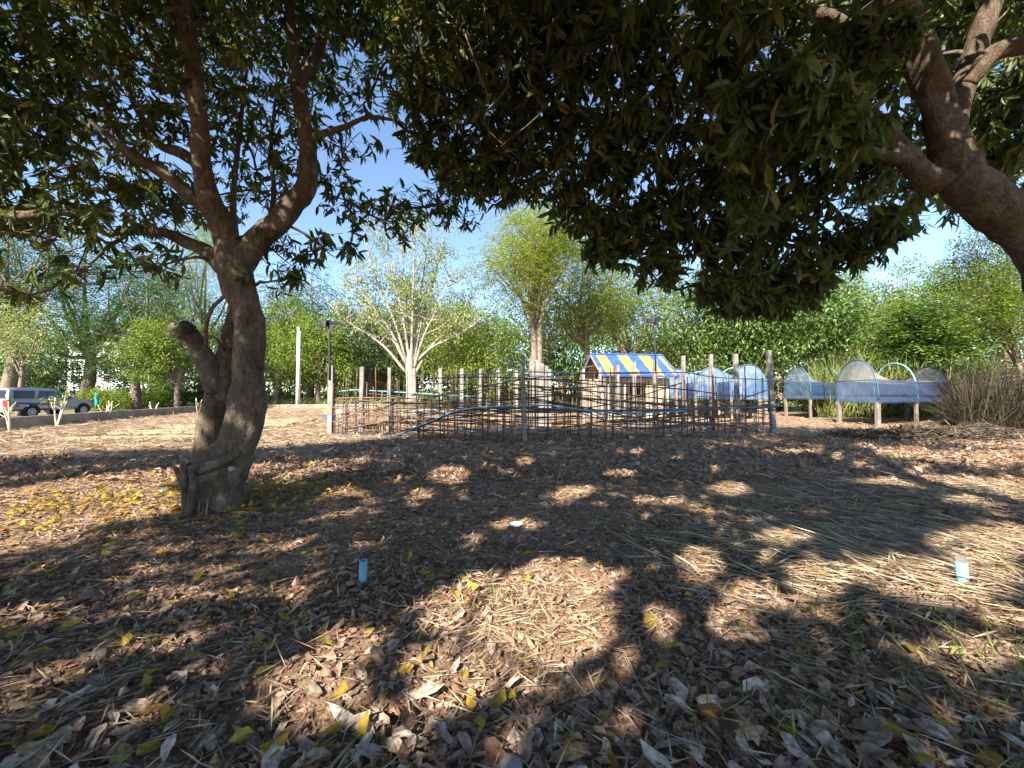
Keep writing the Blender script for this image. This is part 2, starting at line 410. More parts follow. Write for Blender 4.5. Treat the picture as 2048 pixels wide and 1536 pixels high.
# road and lawn as sheets above it
def sheet(name, poly, z, mat, label):
    P = np.array([[x, y, z] for x, y in poly])
    o = MB().add(P, [list(range(len(P)))]).build(name, mat)
    return tag(o, label, None, None, 'structure')
sheet('road', [(-22.3, -30), (-20.6, 15), (-27.6, 39), (-33.5, 75), (-41, 75), (-35, 39), (-31, 15), (-31, -30)], .012, M['road'], 'grey tarred lane behind the low wall')
sheet('lawn', [(-33, 75), (-27.4, 44), (-14, 47), (4, 38), (14, 34), (32, 30), (70, 38), (70, 160), (-33, 160)], .014, M['lawn'], 'green verge below the far trees')
sheet('verge', [(-90, 5), (-35.5, 5), (-36, 39), (-42, 75), (-120, 90)], .014, M['lawn'], 'shaded green strip beyond the lane')

# ------------------------------------------------------------------ mango trees
def limb(L):                       # rows of (px, py, depth, width in photograph pixels)
    P = np.array([at(a, b, d) for a, b, d, w in L]); r = np.array([w / 2 * d / FPX for a, b, d, w in L])
    T = nrm(np.gradient(P, axis=0)); u = np.array([(q[0] - 1024) / FPX for q in L])
    return P, r * (1 - (1 - 1 / np.sqrt(1 + u * u)) * np.abs(T[:, 2])) * .9
# openings in the crowns where the sun reaches the ground (centre and radii of the sunlit spot in photograph pixels)
SPOTS = [(1040, 1235, 205, 110), (1130, 1160, 120, 52), (950, 1335, 145, 78), (640, 1380, 112, 80), (720, 1290, 80, 50), (1500, 1190, 70, 40), (1420, 1240, 60, 40), (905, 952, 46, 17), (850, 985, 28, 10),
         (1150, 985, 46, 13), (1240, 947, 38, 8), (1040, 1048, 60, 10), (945, 1075, 32, 9), (1400, 1130, 48, 45), (1330, 1240, 40, 34), (1460, 978, 50, 13),
         (700, 985, 40, 10), (600, 960, 46, 9), (1560, 1080, 60, 20), (1640, 1150, 80, 28), (1860, 1150, 190, 46), (1990, 1085, 160, 36), (1890, 965, 210, 12),
         (1990, 1003, 120, 12), (1960, 915, 200, 14), (1900, 1300, 130, 26), (1600, 1215, 95, 22), (150, 1005, 260, 48), (30, 1065, 150, 40), (420, 1185, 95, 20),
         (620, 1180, 52, 22), (200, 860, 640, 44), (60, 1230, 90, 26), (1480, 1260, 60, 26), (300, 1290, 60, 20), (1800, 905, 60, 10), (1560, 905, 45, 5),
         (1180, 800, 700, 36), (1750, 835, 400, 12), (1250, 1440, 70, 28), (860, 1480, 60, 30)]
_g = np.random.default_rng(12)
for _ in range(150):
    _y = _g.uniform(895, 1500); _k = (_y - 788) / 400
    SPOTS.append((_g.uniform(-50, 2100), _y, _g.uniform(8, 30) * (.45 + _k * .7), _g.uniform(4, 15) * (.3 + _k * .75)))
def lit(P):
    g = P - (P[:, 2:3] / SUN.z) * np.array(SUN)[None]
    x, y, f = project(g)
    m = np.zeros(len(P), bool)
    for a, b, c, d in SPOTS: m |= ((x - a) / c) ** 2 + ((y - b) / d) ** 2 < .92
    return m & (f > .4)   # true where this point would shade one of those spots
from mathutils import noise as mnoise
def gnarl(mb, amp, seed):              # bark relief: knobs, folds and ridges pushed in and out of the limb's surface
    V = mb.v[0]; c = V.mean(0)
    out = np.empty(len(V))
    for i, v in enumerate(V):
        out[i] = mnoise.fractal(Vector((v[0] * 3.2 + seed, v[1] * 3.2, v[2] * 1.8)), 1.0, 2.1, 4) * .9 + mnoise.noise(Vector((v[0] * 13, v[1] * 13 + seed, v[2] * 4))) * .5
    F = mb.f[0]; nr = np.zeros_like(V)
    fn = np.cross(V[F[:, 1]] - V[F[:, 0]], V[F[:, 3]] - V[F[:, 0]])
    for k in range(4): np.add.at(nr, F[:, k], fn)
    mb.v[0] = V + nrm(nr) * (out * amp)[:, None]
leaf_vars = []
for k in range(8):
    mb = MB(); rg = np.random.default_rng(100 + k)
    blades(mb, [[0, 0, 0]], [[1, 0, 0]], [[0, 0, 1]], 1.0, .25, 3, .22, .35, rg, .02)
    leaf_vars.append(mb)
leaf_mesh = {}
def leaf_objs(name, mat_key, parent, P, D, N, L, W, rg):
    if mat_key not in leaf_mesh: leaf_mesh[mat_key] = [m.mesh('leaf', M[mat_key]) for m in leaf_vars]
    D = nrm(D); S = nrm(np.cross(D, N)); N = np.cross(S, D)
    org = np.array(parent.get('origin', (0, 0, 0)))
    for i in range(len(P)):
        o = bpy.data.objects.new(name, leaf_mesh[mat_key][int(rg.integers(8))])
        col.objects.link(o); o.parent = parent
        m = np.eye(4)
        m[:3, 0] = D[i] * L[i]; m[:3, 1] = -S[i] * W[i] * 4; m[:3, 2] = N[i] * L[i]; m[:3, 3] = P[i] - org
        o.matrix_basis = Matrix(m.tolist())
def mango(base, limbs, blobs, label, seed, bark, parts=True, per=(8, 13), sizes=(.14, .24), n_obj=300, dens=1.45):
    rg = np.random.default_rng(seed)
    t = thing('mango_tree', label, 'tree', base)
    nodes, nr = [], []
    for q, (nm, P, r, sd, wob) in enumerate(limbs):
        big = r.max() > .06
        lb_ = MB().tube(P, r, sd + (14 if big else 0), 12 if big else 6, wob, True, seed + q)
        if big: gnarl(lb_, min(.035, r.max() * .16), seed + q)
        lb_.build(nm, M[bark], t, True)
        for a in np.linspace(0, 1, 12):
            k = a * (len(P) - 1); i = min(int(k), len(P) - 2)
            nodes.append(P[i] + (P[i + 1] - P[i]) * (k - i)); nr.append(r[i])
    nodes, nr = np.array(nodes), np.array(nr)
    tw = MB(); S, A = [], []
    for c, rad, n in sorted(blobs, key=lambda q: np.linalg.norm(nodes - np.array(q[0]), axis=1).min()):
        c, rad = np.array(c, float), np.array(rad, float)
        n = int(n * (3.4 if max(rad) > 1.25 else dens))
        u = rdir(n, rg) * (rg.uniform(.12, 1, (n, 1)) ** .5) * (1 + rg.uniform(.1, .55, (n, 1)) * (rg.uniform(size=(n, 1)) < .2))
        p = c + u * rad
        ok = ~(lit(p) & (rg.uniform(size=n) < .985))
        ok &= np.linalg.norm(p - np.array([0, 0, EYE]), axis=1) > 1.9
        p, u = p[ok], u[ok]
        if not len(p): continue
        a0 = nodes[np.linalg.norm(nodes - c, axis=1).argmin()]
        ln = np.linalg.norm(c - a0)
        pts = [a0, a0 + (c - a0) * .35 + rg.normal(size=3) * .07 * ln + [0, 0, .10 * ln], a0 + (c - a0) * .7 + rg.normal(size=3) * .08 * ln + [0, 0, .07 * ln], c]
        tw.tube(pts, [.028, .021, .016, .010], 5, 3, .06, False)
        nodes = np.vstack([nodes, c, (a0 + c) / 2])
        for w in p[:: max(1, len(p) // 7)]:
            tw.tube([c, (c + w) / 2 + rg.normal(size=3) * .12, w], [.010, .007, .004], 3, 2, 0, False)
        S.append(p); A.append(nrm(u * np.array([1, 1, .5]) + np.array([0, 0, -.25]) + rg.normal(size=u.shape) * .25))
    S, A = np.vstack(S), np.vstack(A)
    # a short twig behind every shoot
    n = len(S); b = S - A * rg.uniform(.18, .4, (n, 1))
    side = nrm(np.cross(A, [0.3, 0.2, 1])); up = np.cross(side, A); w = .0045
    Vt = np.stack([b + side * w, b - side * w * .5 + up * w, b - side * w * .5 - up * w, S], 1).reshape(-1, 3)
    k = (np.arange(n) * 4)[:, None, None]
    tw.add(Vt, (k + np.array([[0, 1, 3], [1, 2, 3], [2, 0, 3]])[None]).reshape(-1, 3))
    tw.build('twigs', M['twig'], t, True)['kind'] = 'stuff'
    cnt = rg.integers(per[0] - 4, per[1] + 2, n)
    I = np.repeat(np.arange(n), cnt); m = len(I)
    a = A[I]; rad = rdir(m, rg); rad = nrm(rad - a * (rad * a).sum(1, keepdims=True))
    D = nrm(rad * rg.uniform(.5, 1, (m, 1)) + a * rg.uniform(.1, .8, (m, 1)) + np.array([0, 0, -1]) * rg.uniform(-.1, 1.1, (m, 1)) + rg.normal(size=(m, 3)) * .22)
    P = S[I] - a * rg.uniform(0, .12, (m, 1))
    N = nrm(a + np.array([0, 0, .6]) + rg.normal(size=(m, 3)) * .45)
    L = rg.uniform(*sizes, m) * np.where(rg.uniform(size=m) < .3, rg.uniform(.5, .9, m), 1); W = L * rg.uniform(.2, .33, m)
    keep = (np.linalg.norm(P - np.array([0, 0, EYE]), axis=1) > 1.75) & ~(lit(P + D * L[:, None] * .5) & (rg.uniform(size=m) < .97))
    P, D, N, L, W = P[keep], D[keep], N[keep], L[keep], W[keep]
    x, y, f = project(P + D * L[:, None] * .5)
    sz = np.where((x > 0) & (x < 2048) & (y > 0) & (y < 1536) & (f > .2), L / f, 0)
    order = np.argsort(-sz); top = order[:n_obj] if parts else order[:0]; rest = order[len(top):]
    fo = MB(); seen, un = rest[sz[rest] > 0], rest[sz[rest] == 0]
    h = int(len(seen) * .55)            # nearer leaves get the finer blade
    blades(fo, P[seen[:h]], D[seen[:h]], N[seen[:h]], L[seen[:h]], W[seen[:h]], 2, .32, .4, rg, .012)
    blades(fo, P[seen[h:]], D[seen[h:]], N[seen[h:]], L[seen[h:]], W[seen[h:]] * 1.1, 1, .3, .4, rg, .012)
    un = un[rg.uniform(size=len(un)) < .62]
    diamonds(fo, P[un], D[un], N[un], L[un] * 1.3, W[un] * 1.75)
    tag(fo.build('crown', M['mango_leaf'], t), kind='stuff')
    if len(top): leaf_objs('leaf', 'mango_leaf', t, P[top], D[top], N[top], L[top], W[top], rg)
    return t
def px_blobs(rows): return [(at(a, b, d), (rx, ry, rz), n) for a, b, d, rx, ry, rz, n in rows]

B1 = gp(430, 1030)
d0 = B1[1] + .25
Lt = []
def add_limb(name, rows, sides=14, wob=.07): Lt.append((name, *limb(rows), sides, wob))
add_limb('trunk', [(428, 1050, d0, 185), (429, 1030, d0, 150), (431, 1005, d0, 132), (436, 965, d0, 122), (450, 930, d0, 118), (475, 890, d0, 96), (490, 840, d0, 84), (496, 780, d0, 76), (500, 710, d0, 74), (500, 650, d0, 72), (487, 600, d0, 74), (474, 555, d0, 82), (470, 515, d0, 76), (468, 490, d0, 40), (468, 478, d0, 8)], 28, .05)
add_limb('stem', [(418, 960, d0 + .2, 84), (415, 915, d0 + .25, 64), (422, 850, d0 + .3, 66), (438, 790, d0 + .3, 62), (452, 720, d0 + .3, 54), (466, 650, d0 + .25, 44), (478, 590, d0 + .15, 40)], 18, .06)
add_limb('broken_branch', [(432, 785, d0 + .2, 40), (418, 735, d0 + .15, 44), (400, 700, d0 + .1, 44), (382, 672, d0, 46), (360, 662, d0 - .1, 40), (345, 660, d0 - .15, 22)], 16, .14)
add_limb('branch', [(484, 590, d0, 40), (468, 530, d0, 66), (446, 455, d0, 64), (420, 400, d0 - .1, 56), (405, 330, d0 - .15, 50), (398, 240, d0 - .2, 46), (388, 150, d0 - .3, 42), (372, 70, d0 - .4, 42), (345, -10, d0 - .5, 40), (320, -120, d0 - .5, 34), (300, -260, d0 - .4, 22)], 18)
add_limb('branch', [(478, 590, d0 + .05, 40), (484, 530, d0 + .05, 62), (512, 482, d0 + .1, 60), (548, 452, d0 + .2, 54), (582, 410, d0 + .3, 50), (612, 372, d0 + .35, 46), (616, 300, d0 + .4, 38), (604, 225, d0 + .4, 36), (592, 160, d0 + .4, 32), (584, 70, d0 + .3, 26), (574, -30, d0 + .2, 22), (560, -180, d0, 14)], 18)
add_limb('branch', [(592, 175, d0 + .4, 26), (622, 135, d0 + .45, 25), (645, 80, d0 + .5, 22), (662, 10, d0 + .5, 19), (690, -120, d0 + .5, 12)], 12)
add_limb('branch', [(450, 540, d0 + .1, 42), (415, 505, d0 + .2, 36), (375, 485, d0 + .3, 30), (330, 466, d0 + .3, 24), (280, 462, d0 + .3, 18), (215, 470, d0 + .2, 12)], 12)
add_limb('branch', [(425, 425, d0, 38), (385, 395, d0 - .1, 34), (345, 360, d0 - .2, 30), (300, 330, d0 - .3, 26), (250, 300, d0 - .5, 20), (180, 240, d0 - .6, 13)], 12)
add_limb('branch', [(402, 335, d0, 30), (360, 305, d0 + .1, 28), (315, 285, d0 + .2, 22), (265, 200, d0 + .3, 16), (235, 120, d0 + .4, 12)], 12)
add_limb('branch', [(395, 200, d0 - .2, 26), (340, 150, d0, 24), (300, 90, d0 + .1, 20), (260, 10, d0 + .1, 15), (200, -100, d0, 10)], 12)
add_limb('branch', [(618, 280, d0 + .4, 20), (650, 266, d0 + .4, 15), (690, 254, d0 + .4, 12), (735, 235, d0 + .4, 9), (790, 240, d0 + .4, 6)], 10)
add_limb('branch', [(470, 470, d0 + .1, 20), (466, 420, d0 + .3, 17), (470, 350, d0 + .4, 14), (480, 260, d0 + .5, 11), (490, 160, d0 + .6, 8)], 10)
add_limb('branch', [(520, 470, d0 + .2, 18), (540, 440, d0 + .5, 14), (548, 380, d0 + .7, 12), (542, 300, d0 + .8, 10), (550, 200, d0 + .8, 7)], 10)
add_limb('vine', [(412, 690, d0, 9), (413, 650, d0 - .1, 10), (425, 615, d0 - .15, 10), (445, 596, d0 - .1, 9), (462, 570, d0, 8)], 8, .03)
add_limb('vine', [(412, 672, d0, 8), (430, 676, d0 - .1, 8), (442, 690, d0 - .05, 7), (450, 700, d0 + .1, 6)], 8, .03)
add_limb('vine', [(520, 735, d0, 9), (538, 737, d0 - .1, 8), (552, 742, d0 - .15, 5), (562, 744, d0 - .2, 2)], 8, .08)
add_limb('root', [(372, 925, d0 - .35, 20), (368, 960, d0 - .38, 22), (370, 1000, d0 - .4, 20), (372, 1040, d0 - .42, 24), (366, 1056, d0 - .45, 12)], 10, .09)
add_limb('root', [(383, 938, d0 - .38, 16), (388, 965, d0 - .42, 20), (380, 1005, d0 - .45, 18), (376, 1042, d0 - .46, 20), (380, 1056, d0 - .46, 10)], 10, .09)
add_limb('root', [(350, 935, d0 - .3, 10), (360, 958, d0 - .38, 13), (368, 985, d0 - .42, 14)], 8, .09)
add_limb('root', [(480, 905, d0 - .2, 20), (450, 922, d0 - .29, 22), (415, 932, d0 - .31, 26), (385, 938, d0 - .33, 24), (362, 934, d0 - .34, 12)], 12, .3)
left_blobs = px_blobs([
    (380, 40, 4.3, 1.0, 1.0, .8, 85), (220, 130, 4.6, 1.1, 1.2, .8, 105), (250, 20, 4.4, 1.0, 1.0, .6, 70), (150, 330, 4.8, 1.0, 1.1, .6, 85), (290, 240, 5.2, .8, 1, .6, 60), (290, 400, 5.2, .8, 1, .35, 55),
    (480, 120, 5.7, .9, 1.0, .8, 70), (520, 280, 5.9, .75, .9, .6, 50), (560, 40, 5.4, .9, 1, .6, 65), (700, 50, 5.6, .9, .9, .6, 62), (735, 200, 5.8, .75, .8, .5, 48), (800, 120, 5.5, .6, .7, .6, 40),
    (690, 400, 5.8, .62, .6, .35, 40), (770, 440, 5.8, .6, .6, .28, 36), (650, 500, 5.4, .55, .5, .25, 28), (860, 320, 5.8, .7, .7, .5, 52), (850, 415, 5.8, .7, .6, .25, 40), (560, 330, 5.9, .5, .6, .5, 26), (440, 260, 5.9, .6, .7, .6, 36),
    (240, 480, 5.0, .8, .9, .26, 44), (80, 470, 4.8, .8, .8, .35, 44), (150, 545, 4.6, .5, .5, .2, 18), (310, 535, 4.7, .45, .5, .16, 14), (560, 560, 5.0, .4, .4, .2, 18), (545, 500, 5.3, .4, .4, .2, 16), (60, 590, 4.6, .35, .4, .15, 9),
    (620, 230, 5.9, .4, .6, .5, 22), (690, 300, 5.9, .5, .6, .3, 24), (900, 420, 5.9, .45, .5, .2, 20), (470, 190, 6.9, 1.1, .8, .9, 95), (410, 400, 6.8, .9, .7, .45, 60), (560, 180, 7.0, .9, .7, .8, 70), (310, 430, 6.9, .9, .7, .4, 50), (240, 300, 6.9, 1.0, .8, .8, 80), (540, 390, 6.9, .6, .6, .4, 30), (640, 120, 6.8, .7, .7, .7, 40)])
left_blobs += [((-3.8, 4.6, 7.3), (2.2, 2.0, 1.0), 190), ((-5.6, 5.2, 6.8), (1.4, 1.6, 1.2), 120), ((-1.6, 5.2, 7.2), (1.4, 1.5, .9), 100), ((-3.2, 3.2, 7.0), (1.6, 1.0, .8), 80), ((-5.2, 6.0, 8.0), (2.2, 1.8, .9), 170), ((-2.0, 6.0, 8.2), (2.2, 1.8, .9), 180), ((-3.6, 4.2, 8.6), (2.2, 1.8, .8), 150)]  # upper boughs, the highest added so their shade reaches the pen
left_blobs += [((bx, by, 6.4 + .3 * math.sin(3 * bx + by)), (1.3, 1.1, .6), 75) for bx in (-6.4, -4.8, -3.2, -1.6, -.2) for by in (.5, 1.9, 3.2)]  # unseen foliage added overhead to shade the ground before the pen
t1 = mango(B1 + [0, 0, -.02], Lt, left_blobs, 'twin stemmed mango tree with a broken side branch, standing left of the stake pen', 1, 'bark', dens=.78, sizes=(.11, .20))
# splinters and the dry hollow low on the trunk, cut faces
mb = MB(); rg = np.random.default_rng(5)
for k in range(9):
    p = at(344 + rg.uniform(-3, 12), 655 + rg.uniform(-14, 16), d0 - .17)
    mb.tube([p, p + np.array([-.07, -.04, rg.uniform(-.03, .03)]) * rg.uniform(.5, 1.3)], [.022, .003], 5, 1)
mb.build('splinters', M['cut_wood'], t1)['kind'] = 'stuff'
mb = MB(); c = at(368, 655, d0 - .2); mb.tube([c + [0, .1, 0], c + [0, 0, .03], c + [.01, -.03, .07]], [.07, .06, .02], 10, 3, .25); mb.build('knot', M['dark_inside'], t1, True)
mb = MB()
for k in range(6):
    p = gp(392 + k * 4 + rg.uniform(-3, 3), 1036) + np.array([0, -.02, -.02])
    mb.tube([p, p + np.array([rg.uniform(-.04, .02), .05, rg.uniform(.12, .24)])], [.012, .003], 4, 1)
mb.build('splinters', M['pale_stick'], t1)['kind'] = 'stuff'
c = at(462, 938, d0 - .395); mb = MB(); mb.tube([c + [0, .03, 0], c + [0, -.012, .003]], [.032, .028], 9, 1); mb.build('pruning_cut', M['pale_stick'], t1)

# right tree, its trunk leaning in from beyond the frame
Lt = []
d1 = 3.6
Lt.append(('trunk', np.array([[6.35, 3.5, -.1], [6.05, 3.52, .6], [5.6, 3.55, 1.5], [5.15, 3.58, 2.25], list(at(2085, 495, d1)), list(at(1990, 415, d1)), list(at(1925, 360, d1)), list(at(1896, 300, d1))]), np.array([.36, .28, .225, .205, .19, .18, .175, .155]), 26, .05))
add_limb('branch', [(1915, 345, d1, 110), (1893, 270, d1, 98), (1872, 200, d1, 90), (1848, 130, d1 - .05, 84), (1820, 60, d1 - .1, 80), (1790, -10, d1 - .2, 78), (1740, -130, d1 - .3, 60), (1680, -280, d1 - .3, 40)], 20, .05)
add_limb('branch', [(1885, 365, d1, 64), (1845, 345, d1, 56), (1795, 298, d1 + .05, 52), (1752, 245, d1 + .1, 46), (1705, 210, d1 + .1, 42), (1645, 196, d1 + .1, 38), (1590, 205, d1 + .1, 32), (1530, 228, d1 + .2, 24), (1440, 250, d1 + .4, 15)], 16)
add_limb('branch', [(1815, 320, d1, 24), (1765, 310, d1 - .1, 22), (1700, 290, d1 - .15, 20), (1620, 280, d1 - .1, 15), (1540, 300, d1, 9)], 10)
add_limb('branch', [(1905, 300, d1 + .1, 62), (1918, 210, d1 + .2, 62), (1938, 130, d1 + .3, 60), (1968, 50, d1 + .3, 58), (1995, -30, d1 + .3, 54), (2030, -180, d1 + .3, 36)], 16)
add_limb('branch', [(1935, 170, d1 + .2, 40), (1985, 110, d1 + .1, 42), (2048, 90, d1, 42), (2140, 70, d1 - .2, 36), (2260, 20, d1 - .3, 24)], 14)
add_limb('branch', [(1830, 100, d1, 44), (1740, 60, d1, 36), (1640, 30, d1 + .1, 30), (1500, 20, d1 + .3, 24), (1350, 40, d1 + .6, 18), (1200, 60, d1 + .9, 14), (1050, 40, d1 + 1.2, 10)], 12)
add_limb('branch', [(1790, 0, d1 - .2, 40), (1600, -120, d1, 34), (1300, -180, d1 + .2, 28), (1050, -140, d1 + .6, 22), (900, -60, d1 + 1, 16), (830, 60, d1 + 1.3, 10)], 12)
right_blobs = px_blobs([
    (900, 60, 4.7, .9, .9, .6, 85), (1040, 40, 4.5, .9, .9, .6, 95), (980, 180, 5.0, .9, .8, .55, 95), (1120, 150, 4.7, .8, .9, .6, 95), (1230, 50, 4.2, .8, .8, .55, 95), (1340, 150, 4.3, .8, .8, .6, 95), (1290, 290, 4.8, .8, .8, .55, 95),
    (1190, 320, 5.1, .75, .7, .5, 85), (1450, 90, 4.0, .7, .8, .55, 85), (1540, 240, 4.3, .75, .7, .5, 85), (1430, 340, 4.7, .75, .7, .5, 90), (1590, 390, 4.8, .75, .7, .45, 85), (1480, 470, 5.2, .7, .6, .4, 80), (1340, 440, 5.3, .7, .6, .42, 85),
    (1240, 455, 5.4, .55, .5, .38, 56), (1440, 565, 5.5, .5, .45, .30, 46), (1540, 560, 5.3, .55, .5, .30, 50), (1640, 520, 5.1, .6, .5, .32, 54), (1730, 470, 4.9, .5, .5, .32, 42), (1800, 430, 4.7, .38, .5, .3, 30), (1690, 300, 4.2, .6, .6, .45, 60), (1630, 120, 3.9, .6, .6, .5, 64),
    (1160, 440, 5.4, .42, .4, .24, 34), (1130, 400, 5.5, .35, .4, .24, 26), (1210, 500, 5.4, .36, .4, .2, 24), (1320, 535, 5.5, .4, .4, .24, 28), (950, 350, 5.5, .6, .5, .28, 46), (1040, 370, 5.6, .5, .5, .24, 36), (880, 290, 5.4, .55, .5, .3, 36), (1080, 280, 5.3, .6, .6, .4, 55), (860, 180, 5.2, .55, .6, .45, 42), (1000, 300, 5.5, .6, .5, .3, 44), (1500, 380, 4.0, .3, .3, .5, 26),
    (1980, 240, 4.6, .5, .5, .4, 36), (2010, 330, 4.8, .55, .5, .35, 38), (2040, 180, 4.2, .5, .5, .4, 36), (1960, 400, 5.2, .35, .4, .18, 16), (1900, 60, 4.6, .6, .6, .4, 44), (1750, 160, 4.4, .5, .5, .45, 40), (1690, 50, 4.2, .6, .6, .4, 44), (1600, 200, 3.2, .4, .3, .3, 34), (1700, 240, 3.1, .3, .25, .25, 22), (1500, 230, 3.4, .4, .35, .3, 34), (1760, 90, 3.2, .3, .25, .3, 20), (1460, 600, 5.5, .4, .35, .22, 30), (1540, 610, 5.4, .35, .35, .2, 26), (1610, 585, 5.2, .35, .35, .2, 24)])
right_blobs += [((3.2, 1.2, 5.6), (2.0, 1.7, .9), 190), ((5.6, 1.4, 6.0), (1.8, 1.7, 1.0), 140), ((.6, 2.0, 6.2), (1.8, 1.6, .9), 170), ((3.5, 3.8, 7.4), (2.4, 2.2, 1.0), 220), ((.4, 4.2, 7.2), (1.8, 1.8, .8), 150),
                ((6.5, 4.6, 7.0), (2.0, 2.0, 1.1), 150), ((8.2, 4.0, 5.2), (1.6, 1.8, 1.2), 110), ((7.2, 6.4, 5.4), (1.6, 1.5, 1.0), 90), ((-1.0, .6, 6.4), (1.5, 1.5, .8), 110), ((1.6, -.6, 6.0), (1.7, 1.3, .8), 110), ((1.0, 5.6, 8.2), (2.2, 1.9, .9), 180), ((4.2, 5.8, 8.5), (2.3, 1.9, .9), 180), ((7.2, 6.0, 8.0), (2.2, 1.8, .9), 150), ((.6, 3.4, 8.8), (2.0, 1.8, .7), 130)]  # out of view; the highest boughs added to throw shade on the pen
t2 = mango((6.3, 3.5, 0), Lt, right_blobs, 'leaning mango tree whose reddish trunk enters at the right edge', 2, 'bark_red')
for k in range(14):                                        # bare hanging twigs under the dark crown
    rg = np.random.default_rng(300 + k)
    a, b = rg.uniform(880, 1700), rg.uniform(0, 200); d = rg.uniform(3.6, 4.6)
    rows = [(a, b, d, 5), (a + rg.uniform(-30, 30), b + 60, d, 4), (a + rg.uniform(-50, 50), b + 130, d, 3), (a + rg.uniform(-70, 70), b + 210, d, 1.5)]
    MB().tube(*limb(rows), 5, 4, 0).build('twig', M['twig'], t2, True)

# tree beyond the left edge and the one behind the photographer
Lt = [('trunk', np.array([[-9.6, 3.6, -.1], [-9.5, 3.6, 1.2], [-9.3, 3.7, 2.4], [-9.2, 3.8, 3.6], [-9.3, 4, 5.5]]), np.array([.4, .3, .27, .22, .1]), 16, .05)]
add_limb('branch', [(-820, 560, 4.0, 60), (-400, 470, 4.3, 46), (-60, 442, 4.6, 32), (60, 432, 4.7, 26), (120, 424, 4.8, 20), (190, 440, 4.9, 9)], 14)
Lt.append(('branch', np.array([[-9.2, 3.8, 3.0], [-8.6, 4.8, 4.0], [-8.0, 5.8, 4.8]]), np.array([.14, .1, .05]), 10, .05))
t3 = mango((-9.6, 3.6, 0), Lt, px_blobs([(40, 60, 5.0, .9, .9, .7, 80), (20, 260, 5.2, .8, .9, .6, 70), (0, 400, 4.9, .6, .6, .4, 34), (110, 190, 5.6, .8, .8, .6, 60)]) + [((-7.6, 4.4, 5.0), (1.4, 1.6, 1.2), 150), ((-9.4, 3.4, 5.6), (2.0, 1.8, 1.2), 170), ((-11, 2.6, 4.8), (1.8, 1.6, 1.2), 150), ((-11.2, 4.8, 4.6), (1.6, 1.6, 1.2), 140), ((-9, 5.6, 4.4), (1.4, 1.2, .9), 90), ((-12.6, 3.6, 4.4), (1.4, 1.6, 1.0), 100)],
           'mango tree beyond the left edge reaching one thick limb into the picture', 3, 'bark', True, n_obj=150)
Lt = [('trunk', np.array([[-3.4, -5.2, -.1], [-3.3, -5.2, 1.3], [-3.2, -5.1, 2.6], [-3.0, -5.0, 4.6], [-2.8, -4.9, 6.4]]), np.array([.4, .3, .27, .2, .08]), 16, .05)]
back_blobs = [((bx, by, 5.7 + .25 * math.sin(5 * bx)), (1.28, 1.1, .6), 70) for bx in (-3.2, -1.7, -.2, 1.3) for by in (-.1, 1.1)] + [((-5.4, .9, 5.3), (1.3, 1.2, .7), 22), ((-6.6, -.6, 5.4), (1.3, 1.2, .7), 18)]  # unseen boughs added overhead to shade the mid-ground and left trunk
rg = np.random.default_rng(44)
for bx in np.arange(-7.6, 2.6, 1.55):
    for by in np.arange(-6.8, -.4, 1.5):
        back_blobs.append(((bx + rg.normal() * .25, by + rg.normal() * .25, rg.uniform(4.2, 5.9)), (1.3, 1.3, .75), 84))  # unseen crown laid out in rows to cover the foreground with shade
t4 = mango((-3.4, -5.2, 0), Lt, back_blobs, 'mango tree standing behind the viewer, shading the foreground', 4, 'bark', False)

# ------------------------------------------------------------------ far trees
def clumps(mb, C, rg, per, rad, size, style, asp=.45):
    n = len(C) * per
    if style == 'feather':          # flat drooping sprays: leaflets along short fronds
        fr = max(1, per // 9)
        I = np.repeat(np.arange(len(C)), fr); k = len(I)
        fd = nrm(rg.normal(size=(k, 3)) * np.array([1, 1, .3]) + np.array([0, 0, -.12]))
        base = C[I] + rg.normal(size=(k, 3)) * rad * .5
        fl = rg.uniform(.7, 1.5, k) * rad
        J = np.repeat(np.arange(k), 9); t = np.tile(np.linspace(.05, 1, 9), k)
        sg = np.tile([1, -1] * 5, k)[:0] if False else np.where(np.tile(np.arange(9), k) % 2, 1, -1)
        d = fd[J]; side = nrm(np.cross(d, [0, 0, 1.0]))
        P = base[J] + d * (fl[J] * t)[:, None] + np.array([0, 0, -1]) * (fl[J] * .35 * t * t)[:, None]
        D = nrm(side * sg[:, None] + d * .5 + np.array([0, 0, -.25]) + rg.normal(size=P.shape) * .15)
        N = np.array([0, 0, 1.0]) + rg.normal(size=P.shape) * .25
        diamonds(mb, P, D, N, size * rg.uniform(.7, 1.3, len(P)), size * asp)
    elif style == 'needle':
        I = np.repeat(np.arange(len(C)), per)
        D = nrm(rg.normal(size=(n, 3)) * np.array([.6, .6, .4]) + np.array([.25, 0, .75]))
        P = C[I] + rg.normal(size=(n, 3)) * rad * .5
        diamonds(mb, P, D, rdir(n, rg), size * rg.uniform(1.2, 2.2, n), size * .16)
    else:
        I = np.repeat(np.arange(len(C)), per)
        u = rdir(n, rg) * (rg.uniform(0, 1, (n, 1)) ** .5)
        P = C[I] + u * rad * np.array([1, 1, .65])
        D = nrm(u + np.array([0, 0, -.35]) + rg.normal(size=(n, 3)) * .5)
        N = nrm(u * .5 + np.array([0, 0, .9]) + rg.normal(size=(n, 3)) * .4)
        diamonds(mb, P, D, N, size * rg.uniform(.6, 1.4, n), size * asp * rg.uniform(.8, 1.2, n))
